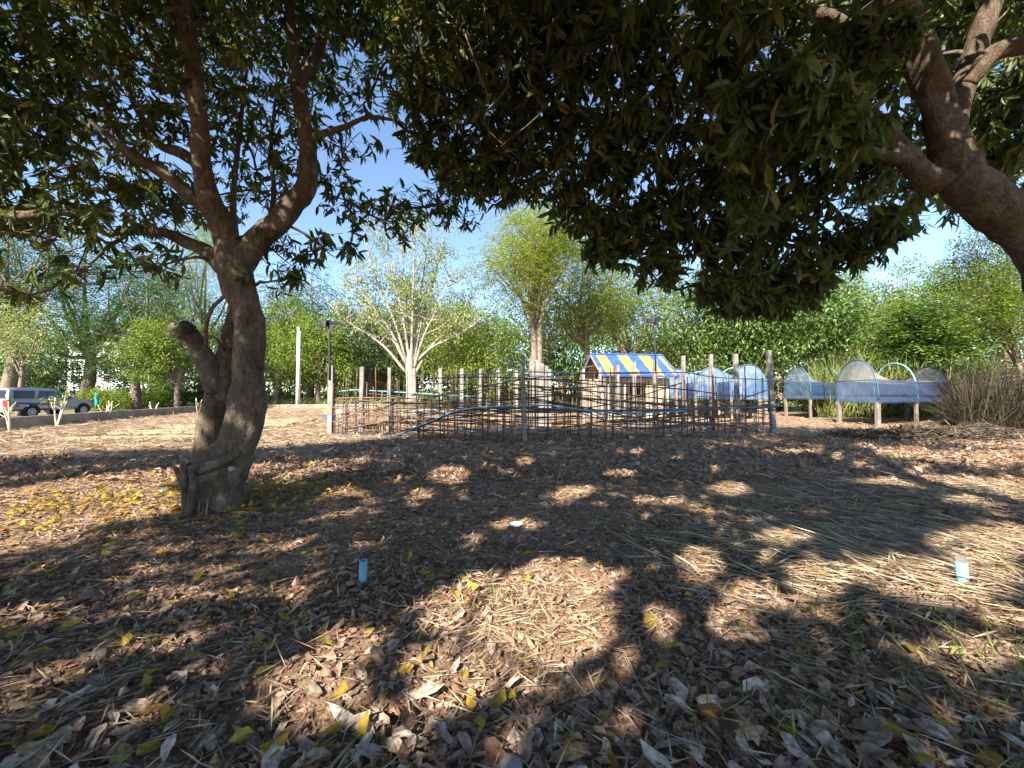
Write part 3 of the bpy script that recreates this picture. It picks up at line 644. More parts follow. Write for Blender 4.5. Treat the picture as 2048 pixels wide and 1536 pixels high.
def tree(name, label, px, d, top, bottom, hw, style, green, seed, lobes=9, n=520, per=20, size=None, bark='far_bark', cat='tree', lean=0, dens=1.0, group=None, tr=None):
    rg = np.random.default_rng(seed + 1000)
    x = (px - 1024) / FPX * d
    zt = EYE + (788 - top + (36 if d < 70 else 10)) * d / FPX; zb = EYE + (788 - bottom) * d / FPX; w = hw * d / FPX
    zb = max(zb, .3); w *= 1.2
    t = thing(name, label, cat, (x, d, 0), group)
    H = zt - zb
    C, cen = [], []
    for k in range(lobes):
        for q in range(30):
            u = rg.uniform(-1, 1, 3)
            if .35 < (u ** 2).sum() < 1: break
        if k == 0: u = np.array([0, 0, .95])
        s = rg.uniform(.36, .58)
        c = np.array([x + lean * (u[2] + 1) * .5 + u[0] * w * (1.12 - s * .6), d + u[1] * w * .8 * (1 - s * .6), (zt + zb) / 2 + u[2] * H / 2 * (1 - s)])
        r = np.array([w * s * rg.uniform(.9, 1.3), w * s, min(H * s * .8, w * s * 1.5) * rg.uniform(.75, 1.0)])
        m = int(n / lobes * rg.uniform(.7, 1.3))
        p = rdir(m, rg) * (rg.uniform(.1, 1, (m, 1)) ** .22)
        p[:, 2] = np.where(p[:, 2] < 0, p[:, 2] * .75, p[:, 2])
        C.append(c + p * r); cen.append((c, r))
    C = np.vstack(C); C = C[C[:, 2] > .25]
    sz = size or max(.13, d * .0062)
    mb = MB(); clumps(mb, C, rg, max(3, int(per * dens * 1.25)), sz * 4.0, sz, style)
    crown = mb.build('crown', M[green], t); tag(crown, kind='stuff')
    tk = MB(); r0 = tr or max(.09, w * .055)
    tp = np.array([x + rg.normal() * .2, d, zb + H * .35])
    mid = np.array([x + rg.normal() * .25, d + rg.normal() * .2, tp[2] * .5])
    tk.tube([[x, d, -.15], mid, tp], [r0 * 1.25, r0, r0 * .6], 9, 5, .07)
    for c, r in cen:
        st = mid + (tp - mid) * rg.uniform(.1, 1)
        tk.tube([st, (st + c) / 2 + rg.normal(size=3) * w * .06, c + [0, 0, r[2] * .4]], [r0 * .5, r0 * .32, r0 * .1], 6, 4, .05, False)
        for q in range(3):
            e = c + rdir(1, rg)[0] * r * .9
            tk.tube([c, (c + e) / 2 + rg.normal(size=3) * .1, e], [r0 * .16, r0 * .1, r0 * .03], 4, 2, 0, False)
    tk.build('trunk', M[bark], t, True)
    return t
F, B, Nd = 'feather', 'broad', 'needle'
TREES = [
    ('feathery_tree', 'tall bluish feathery tree at the left edge behind the pickup', 10, 36, 400, 760, 160, F, 'feathery', 12, 640),
    ('feathery_tree', 'dark layered feathery tree right behind the pickup bonnet', 165, 40, 440, 800, 140, F, 'feathery', 12, 640),
    ('feathery_tree', 'broad feathery tree above the clipped hedge', 275, 36, 480, 805, 105, F, 'feathery', 10, 520),
    ('leafy_tree', 'low yellow green tree just left of the mango trunk', 355, 34, 640, 808, 66, B, 'fresh', 8, 420),
    ('needle_tree', 'upright needle leaved tree seen beside the broken mango branch', 405, 48, 450, 740, 80, Nd, 'fresh', 10, 420),
    ('leafy_tree', 'thin yellowing tree over the pickup roof at far left', 40, 26, 590, 790, 60, B, 'pale', 7, 150),
    ('leafy_tree', 'dense green tree behind the white pole', 550, 50, 600, 805, 85, B, 'fresh', 9, 520),
    ('feathery_tree', 'tall feathery tree rising between the two lamp poles on the left', 620, 58, 560, 795, 95, F, 'feathery', 9, 520),
    ('leafy_tree', 'rounded bright green tree right of the white pole', 640, 46, 660, 805, 66, B, 'fresh', 8, 440),
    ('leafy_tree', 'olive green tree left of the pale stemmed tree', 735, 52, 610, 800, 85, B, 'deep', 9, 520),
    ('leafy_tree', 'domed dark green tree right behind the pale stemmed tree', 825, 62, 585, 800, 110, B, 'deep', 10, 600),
    ('leafy_tree', 'fresh green tree right of the pale stemmed tree', 905, 46, 610, 800, 66, B, 'fresh', 8, 440),
    ('leafy_tree', 'olive tree with thin limbs left of the grey boards', 975, 38, 640, 795, 66, B, 'fresh', 8, 400),
    ('tall_tree', 'tall sparse tree high behind the lime green tree', 1075, 62, 375, 640, 85, B, 'pale', 9, 300),
    ('lime_tree', 'lime green tree on a dark forked trunk behind the grey boards', 1070, 25, 420, 660, 98, F, 'lime', 12, 620),
    ('lime_tree', 'lower lime green tree left of the striped hut', 1170, 29, 525, 710, 100, F, 'lime', 11, 560),
    ('leafy_tree', 'pale yellow green tree behind the striped hut ridge', 1255, 38, 545, 800, 82, F, 'fresh', 10, 460),
    ('leafy_tree', 'airy yellow green tree behind the right lamp pole', 1335, 40, 530, 805, 88, F, 'lime', 10, 460),
    ('glossy_tree', 'glossy dark leaved tree right of the hut', 1425, 31, 560, 800, 74, B, 'glossy', 9, 460),
    ('glossy_tree', 'large glossy tree behind the middle net tunnels', 1520, 29, 545, 805, 84, B, 'glossy', 10, 560),
    ('glossy_tree', 'sunlit glossy tree left of the tall grass bank', 1625, 31, 555, 800, 78, B, 'glossy', 10, 520),
    ('leafy_tree', 'small leaved yellow green tree above the nearest tunnel', 1715, 36, 550, 790, 74, B, 'fresh', 9, 460),
    ('leafy_tree', 'flat topped yellow green thicket tree under the open sky', 1810, 38, 535, 790, 82, B, 'fresh', 10, 520),
    ('leafy_tree', 'yellow green thicket tree left of the dark tree', 1895, 34, 545, 780, 76, B, 'fresh', 9, 460),
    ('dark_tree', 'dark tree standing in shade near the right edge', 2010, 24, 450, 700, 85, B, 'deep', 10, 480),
    ('feathery_tree', 'bright feathery sapling below the leaning mango trunk', 2010, 17, 545, 740, 75, F, 'fresh', 8, 330),
    ('feathery_tree', 'small feathery sapling rising from the tall grass', 1850, 25, 640, 740, 55, F, 'glossy', 7, 260),
    ('leafy_tree', 'shrubby tree past the right edge behind the brush', 2170, 22, 540, 760, 110, F, 'fresh', 8, 320),
    ('feathery_tree', 'feathery tree past the left edge beyond the lane', -160, 38, 480, 780, 130, F, 'feathery', 9, 420),
]
for i, r in enumerate(TREES): tree(*r[:2], *r[2:9], seed=i, lobes=r[9] + 5, n=int(r[10] * (1.25 if r[7] == F else .74)), per=34 if r[7] == F else 34, size=(.30 if r[8] == 'glossy' else None))
far_labels = ['far hazy tree behind the pickup cab', 'far tree glimpsed left of the broken mango branch', 'far tree glimpsed right of the mango trunk', 'far tree low behind the first pen posts', 'far tree low behind the pale stemmed tree trunk', 'far tree low left of the grey boards', 'far tree in the gap left of the striped hut', 'far tree low behind the striped hut', 'far tree closing the gap right of the hut', 'far tree behind the glossy trees', 'far tree behind the thicket on the right', 'far tree in the dark corner behind the brush heap']
for i, lb in enumerate(far_labels):
    px = [80, 330, 500, 680, 800, 940, 1120, 1240, 1380, 1560, 1760, 1960][i]
    tree('far_tree', lb, px, 78, 640 if i != 6 else 620, 815, 125, B, ['feathery', 'fresh', 'deep'][i % 3], 200 + i, 10, 330, 16, size=.75, group='trees along the far horizon')

# the wood far behind reads as one mass
rg = np.random.default_rng(9); n = 5200
ang = rg.uniform(-1.15, 1.15, n); dd = rg.uniform(88, 104, n)
C = np.stack([np.tan(ang) * dd, dd, rg.uniform(0, 1, n) ** 1.3 * (9 + 3 * np.sin(ang * 23) + 2 * np.sin(ang * 51)) + .3], 1)
mb = MB(); clumps(mb, C, rg, 9, 1.6, .95, B); tag(mb.build('distant_wood', M['deep']), 'dark continuous wood closing the far horizon', None, None, 'stuff')
# pale stemmed tree: a fan of whitish limbs with thin foliage
def pale_tree():
    rg = np.random.default_rng(77)
    d = 34; b = at(822, 806, d); b[2] = 0
    t = thing('pale_tree', 'pale stemmed tree fanning white limbs above the left end of the pen', 'tree', b)
    at2 = lambda p: at(p[0], p[1], d + p[2])
    MB().tube([b + [0, 0, -.1], at(822, 770, d), at(820, 735, d), at(822, 700, d)], [.5, .4, .38, .26], 14, 4, .08).build('trunk', M['pale_bark'], t, True)
    ends = [(640, 590, 1), (690, 520, -1), (728, 480, .5), (770, 455, -1), (800, 430, 1), (830, 440, -1.5), (860, 430, 0), (890, 460, 1), (905, 540, -1), (940, 600, 1), (690, 560, 2), (960, 640, 0), (880, 500, 2)]
    C = []
    for k, e in enumerate(ends):
        s = np.array([822 + (e[0] - 820) * .06, 735 + rg.uniform(-15, 15), 0]); E = np.array([e[0], e[1], e[2]], float)
        m1 = s + (E - s) * .33 + [(822 - e[0]) * .05, -4, 0]; m2 = s + (E - s) * .66 + [(e[0] - 822) * .02, 0, 0]
        P = np.array([at2(q) for q in (s, m1, m2, E)])
        MB().tube(P, [.14, .105, .07, .02], 8, 5, .06).build('limb', M['pale_bark'], t, True)
        tw = MB()
        for q in range(16):
            a = rg.uniform(.3, 1); k0 = a * 3; i = min(int(k0), 2); o = P[i] + (P[i + 1] - P[i]) * (k0 - i)
            tip = o + np.array([rg.normal() * 1.1, rg.normal() * 1.0, rg.uniform(.3, 2.2)])
            tw.tube([o, (o + tip) / 2 + rg.normal(size=3) * .15, tip], [.05, .032, .012], 5, 3, 0, False)
            for z in range(5): C.append(o + (tip - o) * rg.uniform(.5, 1.15) + rg.normal(size=3) * .35)
        tag(tw.build('twigs', M['pale_bark'], t, True), kind='stuff')
    mb = MB(); clumps(mb, np.array(C), rg, 13, .55, .22, B); tag(mb.build('crown', M['pale'], t), kind='stuff')
pale_tree()
# dark twin trunks of the lime trees, in front of their crowns
# shrubs, hedge, far undergrowth
def bush(name, label, c, r, green, seed, n=160, per=18, size=.14, style=B, cat='shrub', group=None):
    rg = np.random.default_rng(seed + 3000); c = np.array(c, float); r = np.array(r, float)
    t = thing(name, label, cat, (c[0], c[1], 0), group)
    p = rdir(n, rg) * (rg.uniform(.1, 1, (n, 1)) ** .4); C = c + p * r; C = C[C[:, 2] > .08]
    mb = MB(); clumps(mb, C, rg, per, size * 2.2, size, style); tag(mb.build('foliage', M[green], t), kind='stuff')
    st = MB()
    for k in range(6):
        e = C[rg.integers(len(C))]; st.tube([[c[0] + rg.normal() * .1, c[1] + rg.normal() * .1, -.05], (c * [1, 1, .5] + e) / 2, e], [.03, .02, .008], 5, 3, 0, False)
    st.build('stem', M['far_bark'], t, True)
    return t
hp = [(205, 0), (255, 1), (310, 2), (365, 3), (415, 4)]
for px, k in hp:
    d = 34 + k * 4.2; x = (px - 1024) / FPX * d
    bush('hedge_shrub', ['clipped hedge shrub right of the pickup nose', 'second clipped hedge shrub from the pickup', 'third clipped hedge shrub from the pickup', 'fourth clipped hedge shrub from the pickup', 'last clipped hedge shrub, half behind the mango trunk'][k], (x, d, 1.0), (2.2, 1.5, 1.05), 'fresh', k, 260, 18, .17, group='clipped hedge along the lane')
unders = [(480, 60, 1.6, 'deep', 'dark undergrowth left of the white pole'), (560, 58, 1.8, 'fresh', 'undergrowth behind the white pole'), (700, 62, 1.7, 'fresh', 'undergrowth behind the left lamp pole'), (770, 64, 2.2, 'deep', 'undergrowth left of the pale trunk'), (880, 56, 2.0, 'fresh', 'undergrowth right of the pale trunk'), (950, 50, 1.8, 'fresh', 'undergrowth left of the grey boards'),
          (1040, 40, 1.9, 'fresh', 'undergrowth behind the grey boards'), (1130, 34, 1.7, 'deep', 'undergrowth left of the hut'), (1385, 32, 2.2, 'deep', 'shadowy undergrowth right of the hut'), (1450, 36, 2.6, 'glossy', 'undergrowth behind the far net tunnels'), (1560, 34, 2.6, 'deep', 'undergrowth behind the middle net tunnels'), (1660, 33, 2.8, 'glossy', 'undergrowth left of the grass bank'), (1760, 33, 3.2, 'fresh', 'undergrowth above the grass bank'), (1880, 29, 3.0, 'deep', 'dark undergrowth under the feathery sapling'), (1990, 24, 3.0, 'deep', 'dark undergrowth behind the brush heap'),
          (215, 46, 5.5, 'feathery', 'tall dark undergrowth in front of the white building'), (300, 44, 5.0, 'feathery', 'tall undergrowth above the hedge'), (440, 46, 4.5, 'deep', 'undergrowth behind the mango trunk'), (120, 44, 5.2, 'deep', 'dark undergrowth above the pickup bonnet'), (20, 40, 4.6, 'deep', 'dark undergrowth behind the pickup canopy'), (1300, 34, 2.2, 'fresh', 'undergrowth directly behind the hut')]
for k, (px, d, h, g, lb) in enumerate(unders):
    bush('undergrowth', lb, ((px - 1024) / FPX * d, d, h * .5), (2.6 + d * .03, 1.6, h * .6), g, 40 + k, int(100 + 30 * h), 16, .15 + d * .0025, cat='shrub', group='undergrowth below the trees')

# grass: verge, tall bank on the right, tufts in the litter
def grass(name, label, P, h, w, mat, lean=.35, kind='stuff', st=1, seed=0, curl=.35):
    rg = np.random.default_rng(seed + 500); n = len(P)
    D = nrm(rg.normal(size=(n, 3)) * np.array([lean, lean, .1]) + np.array([0, 0, 1]))
    N = nrm(np.cross(D, rdir(n, rg)))
    mb = MB(); blades(mb, P, D, N, h * rg.uniform(.5, 1.3, n), w, st, curl, .1, rg)
    return tag(mb.build(name, M[mat]), label, None, None, kind)
rg = np.random.default_rng(60)
n = 9000; P = np.stack([rg.uniform(-27, 6, n), rg.uniform(44, 62, n), np.zeros(n)], 1)
grass('verge_grass', 'bright green grass beyond the far kerb', P, .95, .09, 'tall_grass', seed=1)
n = 9000; d = rg.uniform(23.5, 31, n); px = rg.uniform(1635, 2120, n); x = (px - 1024) / FPX * d
P = np.stack([x, d, np.zeros(n)], 1)
grass('tall_grass', 'tall yellow green grass bank behind the net tunnels', P, 3.1, .07, 'tall_grass', .28, seed=2, st=2, curl=.45)

# ------------------------------------------------------------------ leaf litter, straw, tufts
def scatter(n, dmin, dmax, rg, power=1.0, pad=250):
    """ground points spread over the wedge in front of the camera"""
    d = (dmin ** power + (dmax ** power - dmin ** power) * rg.uniform(size=n)) ** (1 / power)
    px = rg.uniform(-pad, 2048 + pad, n); x = (px - 1024) / FPX * d
    return np.stack([x, d, gh(x, d)], 1)
rg = np.random.default_rng(21)
def litter(mb, P, rg, L, wr, st, lift, tilt, curl, fold):
    n = len(P); a = rg.uniform(0, 6.283, n)
    D = np.stack([np.cos(a), np.sin(a), rg.normal(size=n) * tilt], 1)
    N = nrm(np.array([0, 0, 1.0]) + rg.normal(size=(n, 3)) * tilt)
    flip = np.where(rg.uniform(size=n) < .3, -1, 1)[:, None]
    P = P + np.array([0, 0, 1]) * rg.uniform(.004, lift, (n, 1))
    blades(mb, P - D * (L * .5)[:, None] * [1, 1, 0], nrm(D), N * flip, L, L * wr, st, curl, fold, rg, .055)
def lump(P):                          # leaves gather in drifts, thin out in between
    x, y = P[:, 0], P[:, 1]
    return .5 + .5 * np.sin(1.9 * x + .7 * y) * np.sin(1.3 * y - .8 * x + 1) * .9
def thin(P, rg):                       # swept patches where soil and chaff show
    k = np.zeros(len(P))
    for px, py, a, b in [(1040, 1235, .55, .5), (660, 1370, .35, .3), (1130, 1150, .4, .35), (900, 1340, .4, .3), (560, 1150, .5, .4)]:
        c = gp(px, py); k = np.maximum(k, np.exp(-((P[:, 0] - c[0]) / a) ** 2 - ((P[:, 1] - c[1]) / b) ** 2))
    return P[rg.uniform(size=len(P)) > k * .72]
near = MB()
P = scatter(15000, .75, 3.2, rg, 1.6, 500); P = thin(P, rg); n = len(P)
litter(near, P, rg, .025 + .10 * rg.uniform(size=n) ** 1.7, rg.uniform(.25, .6, n), 2, .02, .14, .2, .4)
P = scatter(44000, 2.4, 7.5, rg, 1.7); P = thin(P, rg); n = len(P)
litter(near, P, rg, .025 + .08 * rg.uniform(size=n) ** 1.3, rg.uniform(.28, .65, n), 1, .022, .15, .2, .4)
P = scatter(34000, 6.5, 14, rg, 1.4); P = P[(P[:, 0] > -4.5) | (P[:, 1] < 9) | (rg.uniform(size=len(P)) < .2)]; n = len(P)
litter(near, P, rg, rg.uniform(.07, .17, n), rg.uniform(.3, .55, n), 1, .05, .35, .2, .5)
P = scatter(9000, 13, 26, rg, 1.2); P = P[(P[:, 0] > -6.5) | (rg.uniform(size=len(P)) < .15)]; n = len(P)
litter(near, P, rg, rg.uniform(.08, .18, n), rg.uniform(.25, .5, n), 1, .05, .35, .2, .5)
cr = MB()
P = np.vstack([scatter(30000, .75, 4.5, rg, 1.5, 300), scatter(18000, 4, 11, rg, 1.5)]); n = len(P); a = rg.uniform(0, 6.283, n); P[:, 2] += rg.uniform(.003, .02, n)
diamonds(cr, P, np.stack([np.cos(a), np.sin(a), rg.normal(size=n) * .2], 1), np.array([0, 0, 1.0]) + rg.normal(size=(n, 3)) * .3, rg.uniform(.012, .045, n), rg.uniform(.004, .018, n))
tag(cr.build('leaf_crumbs', M['dead_leaf']), 'crumbled leaf fragments and chaff between the whole leaves', None, None, 'stuff')
lit_o = tag(near.build('leaf_litter', M['dead_leaf']), 'carpet of brown fallen mango leaves over the ground', None, None, 'stuff')
mb = MB()
P = scatter(5200, .7, 2.0, rg, 1.5, 600)
P = P[(P[:, 1] < 1.25 + .25 * np.sin(2.4 * P[:, 0])) | (rg.uniform(size=len(P)) < .12)]; n = len(P)
litter(mb, P, rg, rg.uniform(.06, .17, n), rg.uniform(.25, .42, n), 3, .045, .2, .22, .45)
tag(mb.build('grey_leaf_litter', M['dead_leaf_grey']), 'drift of large bleached grey leaves along the near edge', None, None, 'stuff')
mb = MB()
P = scatter(1500, 1.1, 11, rg, 1.3); P = P[rg.uniform(size=len(P)) < .25 + .3 * (P[:, 0] < 0)]
P2 = gp(190, 1010) + np.stack([rg.normal(size=420) * 1.1, rg.normal(size=420) * .7, np.zeros(420)], 1)
P3 = gp(560, 985) + np.stack([rg.normal(size=260) * .9, rg.normal(size=260) * .6, np.zeros(260)], 1)
P = np.vstack([P, P2, P3]); P[:, 2] = gh(P[:, 0], P[:, 1]) + .03; n = len(P)
litter(mb, P, rg, rg.uniform(.07, .13, n), rg.uniform(.42, .6, n), 2, .03, .3, .2, .4)
tag(mb.build('yellow_leaves', M['yellow_leaf']), 'freshly fallen yellow leaves scattered among the brown ones', None, None, 'stuff')
# the largest fallen leaves, one object each
P = np.vstack([scatter(420, .78, 1.7, rg, 1.4, 150)])
x_, y_, f_ = project(P); P = P[(x_ > -40) & (x_ < 2090) & (y_ < 1560)][:290]; n = len(P)
a = rg.uniform(0, 6.283, n); D = nrm(np.stack([np.cos(a), np.sin(a), rg.normal(size=n) * .12], 1))
N = nrm(np.array([0, 0, 1.0]) + rg.normal(size=(n, 3)) * .17)
L = rg.uniform(.10, .18, n); W = L * rg.uniform(.28, .45, n); P[:, 2] += .045
k = int(n * .45)
lit_o['origin'] = [0, 0, 0]
leaf_objs('leaf', 'dead_leaf_grey', lit_o, P[:k], D[:k], N[:k], L[:k], W[:k], rg)
leaf_objs('leaf', 'dead_leaf', lit_o, P[k:-12], D[k:-12], N[k:-12], L[k:-12], W[k:-12], rg)
leaf_objs('leaf', 'yellow_leaf', lit_o, P[-12:], D[-12:], N[-12:], L[-12:] * .7, W[-12:], rg)
def straws(name, label, P, rg, L, W, mat='straw', tilt=.14, aim=None):
    n = len(P); a = rg.uniform(0, 6.283, n) if aim is None else rg.normal(aim, .6, n)
    D = np.stack([np.cos(a), np.sin(a), rg.normal(size=n) * tilt], 1); P = P.copy(); P[:, 2] = gh(P[:, 0], P[:, 1]) + rg.uniform(.02, .06, n)
    mb = MB(); diamonds(mb, P, D, np.array([0, 0, 1.0]) + rg.normal(size=(n, 3)) * .3, L * rg.uniform(.4, 1.4, n), W * 1.25)
    return tag(mb.build(name, M[mat]), label, None, None, 'stuff')
Ps = np.vstack([gp(1860, 1130) + np.stack([rg.normal(size=3200) * 1.0, rg.normal(size=3200) * .55, np.zeros(3200)], 1), gp(1950, 990) + np.stack([rg.normal(size=4200) * 2.4, rg.normal(size=4200) * 1.1, np.zeros(4200)], 1), gp(1620, 1090) + np.stack([rg.normal(size=700) * .7, rg.normal(size=700) * .4, np.zeros(700)], 1)])
straws('cut_straw', 'pale cut straw strewn over the ground on the right', Ps, rg, .34, .011, aim=2.7)
Ps = np.vstack([scatter(26000, 1.0, 14, rg, 1.5), gp(1060, 1230) + np.stack([rg.normal(size=500) * .45, rg.normal(size=500) * .35, np.zeros(500)], 1)])
straws('dry_stalks', 'thin dry stalks mixed through the leaf litter', Ps, rg, .17, .0055)
Ps = scatter(9000, 9, 24, rg, 1.2)
straws('coarse_straw', 'coarse dry straw around the pen and the planting beds', Ps, rg, .5, .02)
Ps = np.stack([rg.uniform(-25, -4.5, 30000), rg.uniform(9.5, 33, 30000), np.zeros(30000)], 1); Ps = Ps[Ps[:, 0] > -20 - (Ps[:, 1] - 15) * .3]
straws('bed_straw', 'sunlit straw mulch on the open plot at left', Ps, rg, .55, .022)
G = []
for px, py, s, m in [(1500, 1010, .5, 130), (1455, 1100, .4, 110), (1565, 1450, .2, 45), (1900, 1300, .45, 130), (1990, 1420, .3, 60), (600, 985, .35, 80), (990, 1200, .25, 26), (265, 1330, .1, 16), (520, 1140, .25, 16), (1130, 1060, .6, 30), (1700, 930, 1.2, 110), (1840, 1000, .8, 120), (620, 970, .5, 60), (1650, 1230, .3, 40), (1370, 960, .6, 60), (1960, 920, .5, 40), (830, 1160, .3, 14), (1290, 1330, .2, 12)]:
    c = gp(px, py); q = np.stack([c[0] + rg.normal(size=m) * s, c[1] + rg.normal(size=m) * s * .6, np.zeros(m)], 1); q[:, 2] = gh(q[:, 0], q[:, 1]); G.append(q)
grass('grass_tufts', 'thin green grass tufts poking through the leaf litter', np.vstack(G), .15, .006, 'grass', .7, seed=9, st=2, curl=.5)

# blue pipe stubs
def pipe_stub(px, py, h, r, label, tilt=(0, 0), plug=False, mat='pipe_blue'):
    b = gp(px, py); b[2] = gh(b[0], b[1]) - .03
    t = thing('pipe_stub', label, 'pipe', b, 'blue pipe stubs in the litter')
    top = b + [tilt[0], tilt[1], h + .03]
    a = np.linspace(0, 6.2832, 16, endpoint=False); ring = np.stack([np.cos(a), np.sin(a), 0 * a], 1)
    V = np.vstack([b + ring * r, top + ring * r, top + ring * r * .86, top + ring * r * .86 - [0, 0, .06]])
    j = np.arange(16); k = (j + 1) % 16
    MB().add(V, *[np.stack([q * 16 + j, q * 16 + k, (q + 1) * 16 + k, (q + 1) * 16 + j], 1) for q in range(3)]).build('pipe', M[mat], t, True)
    MB().add(top + ring * r * .86 - [0, 0, .045], [list(range(16))]).build('soil_plug', M['ground'], t)
    if plug: MB().box(top + [0, 0, .015], (.045, .045, .06), .4).build('plug', M['concrete'], t)
pipe_stub(725, 1176, .165, .029, 'blue pipe stub standing in the shaded litter left of centre', (.004, .004))
pipe_stub(1927, 1176, .165, .034, 'pale blue pipe stub with a grey plug in the straw at right', (-.012, 0), True, 'pipe_teal')
pipe_stub(324, 997, .10, .024, 'short blue pipe stub in yellow leaves left of the mango trunk', (-.006, 0), False, 'pipe_teal')
# crumpled plastic scrap and a pale stone at the near edge
c = gp(1032, 1056); rg2 = np.random.default_rng(3)
V = rdir(26, rg2) * np.array([.075, .05, .03]) * rg2.uniform(.6, 1.2, (26, 1)) + c + [0, 0, .045]
import bmesh
def hull(name, V, mat, parent=None, label=None, cat=None, smooth=False):
    bm = bmesh.new()
    for v in V: bm.verts.new(v)
    r = bmesh.ops.convex_hull(bm, input=bm.verts)
    bmesh.ops.delete(bm, geom=[g for g in r['geom_interior'] if isinstance(g, bmesh.types.BMVert)], context='VERTS')
    me = bpy.data.meshes.new(name); bm.to_mesh(me); bm.free(); me.materials.append(mat)
    if smooth: me.polygons.foreach_set('use_smooth', [True] * len(me.polygons))
    o = link(name, me, parent)
    return tag(o, label, cat)
hull('plastic_scrap', V, M['white_plastic'], None, 'crumpled white plastic scrap in the dark litter', 'litter')
c = gp(1022, 1560); V = rdir(220, rg2) * np.array([.045, .045, .04]) + c + [0, 0, .04]
hull('stone', V, M['concrete'], None, 'rounded pale stone at the bottom edge', 'stone', True)

# ------------------------------------------------------------------ the stake pen
LF, FR, RT = gp(661, 871), gp(1050, 886), gp(1548, 869)
BR = np.array([3.5, 19.0, 0]); BL = at(1034, 850, 16.9) * [1, 1, 0]
pen = thing('stake_pen', 'woven pen of dark stakes, wavy rods, grey concrete posts and blue pipes', 'pen', (1.0, 15.0, 0))
rg = np.random.default_rng(31)
def post(p, top, w=.15, lean=(0, 0), mat='concrete', name='post', parent=pen):
    z0 = -.1; a = w / 2
    q = np.array([[-a, -a], [a, -a], [a, a], [-a, a]])
    V = np.vstack([np.c_[q + p[:2], np.full(4, z0)], np.c_[q * .96 + p[:2] + lean, np.full(4, top)]])
    V[4:, 2] += rg.uniform(-.015, .015, 4)
    return MB().add(V, [[3, 2, 1, 0], [4, 5, 6, 7], [0, 1, 5, 4], [1, 2, 6, 5], [2, 3, 7, 6], [3, 0, 4, 7]]).build(name, M[mat], parent)
def ztop(py, d): return EYE + (788 - py) * d / FPX
for px, ty, d in [(723, 734, 14.1), (777, 736, 14.5), (831, 737, 14.9), (881, 737, 15.3), (923, 737, 15.8), (960, 738, 16.1), (997, 740, 16.5), (1034, 741, 16.9),
                  (1167, 738, 19.0), (1199, 735, 18.6), (1235, 730, 18.3), (1269, 724, 18.0), (1366, 712, 16.6), (1422, 708, 15.8), (1476, 707, 15.0)]:
    post(at(px, 800, d), ztop(ty, d), .125 + rg.uniform(-.01, .02), rg.normal(size=2) * .04)
post(FR, ztop(709, FR[1]), .13, (-.07, 0)); post(RT, ztop(700, RT[1]), .14, (-.12, .05))
def along(path, s):
    path = np.array(path, float); seg = np.linalg.norm(np.diff(path, axis=0), axis=1); c = np.concatenate([[0], np.cumsum(seg)])
    s = np.clip(s, 0, c[-1] - 1e-6); i = int(np.searchsorted(c, s, side='right') - 1); i = min(i, len(seg) - 1)
    return path[i] + (path[i + 1] - path[i]) * ((s - c[i]) / seg[i])
def plen(path): return np.linalg.norm(np.diff(np.array(path, float), axis=0), axis=1).sum()
front, left, right, back = [LF, FR, RT], [LF, BL], [RT, BR], [BL, BR]
inner = [LF + [1.2, 1.0, 0], FR + [0, 1.4, 0], RT + [-1.4, 1.0, 0]]
for path, n, hmin, hmax in [(front, 60, 1.2, 2.5), (left, 30, 1.9, 2.6), (right, 32, 1.9, 2.7), (back, 14, 2.0, 2.7), (inner, 26, 1.5, 2.4)]:
    T = plen(path)
    for k in range(n):
        s = (k + .5 + rg.uniform(-.35, .35)) / n * T
        p = along(path, s); edge = min(s, T - s) / T * 2
        h = rg.uniform(hmin, hmax) * (.8 + .2 * edge) if path is front else rg.uniform(hmin, hmax)
        r = rg.uniform(.013, .020) if rg.uniform() < .8 else .026
        ln = rg.normal(size=2) * .045
        pts = [p + [0, 0, -.06], p + [ln[0] * .4 + rg.normal() * .012, ln[1] * .4, h * .5], p + [ln[0], ln[1], h]]
        MB().tube(pts, [r * 1.15, r, r * .75], 5, 2, 0).build('stake', M[rg.choice(['stake', 'stake', 'stake_rust', 'stake_rust', 'pale_stick' if h < 1.7 else 'stake'])], pen, True)
def rod(path, s0, s1, zf, r, mat, name, off=(0, 0), n=9, sides=5):
    pts = []
    for q in np.linspace(0, 1, n):
        p = along(path, s0 + (s1 - s0) * q); pts.append([p[0] + off[0] + rg.normal() * .02, p[1] + off[1] + rg.normal() * .02, max(.03, zf(q))])
    MB().tube(pts, r, sides, 3, 0).build(name, M[mat], pen, True)
T = plen(front)
for k in range(50):
    s0 = rg.uniform(-2, T - 4); ln = rg.uniform(4.5, 9.5); s1 = min(T, s0 + ln); s0 = max(0, s0)
    m = (s0 + s1) / 2 / T; hump = 1 - (2 * abs(m - .5)) ** 1.5
    z0 = rg.uniform(.15, .55 + 1.35 * hump); am = rg.uniform(.06, .28); ph = rg.uniform(0, 6.28); sl = rg.normal() * .45; fq = rg.uniform(2.0, 4.5)
    rod(front, s0, s1, lambda q: z0 + am * math.sin(fq * q + ph) + sl * (q - .5), rg.uniform(.014, .024), rg.choice(['stake', 'stake', 'stake_rust']), 'rod', (0, rg.choice([-.03, .03])))
for path, cnt in ((left, 9), (right, 10), (inner, 16), (back, 4)):
    Tp = plen(path)
    for k in range(cnt):
        s0 = rg.uniform(0, max(.1, Tp - 3)); s1 = min(Tp, s0 + rg.uniform(2.5, 5)); z0 = rg.uniform(.2, 1.5); am = rg.uniform(.03, .2); ph = rg.uniform(0, 6.28); sl = rg.normal() * .3
        rod(path, s0, s1, lambda q: z0 + am * math.sin(4 * q + ph) + sl * (q - .5), rg.uniform(.013, .021), rg.choice(['stake', 'stake_rust']), 'rod', (0, .03))
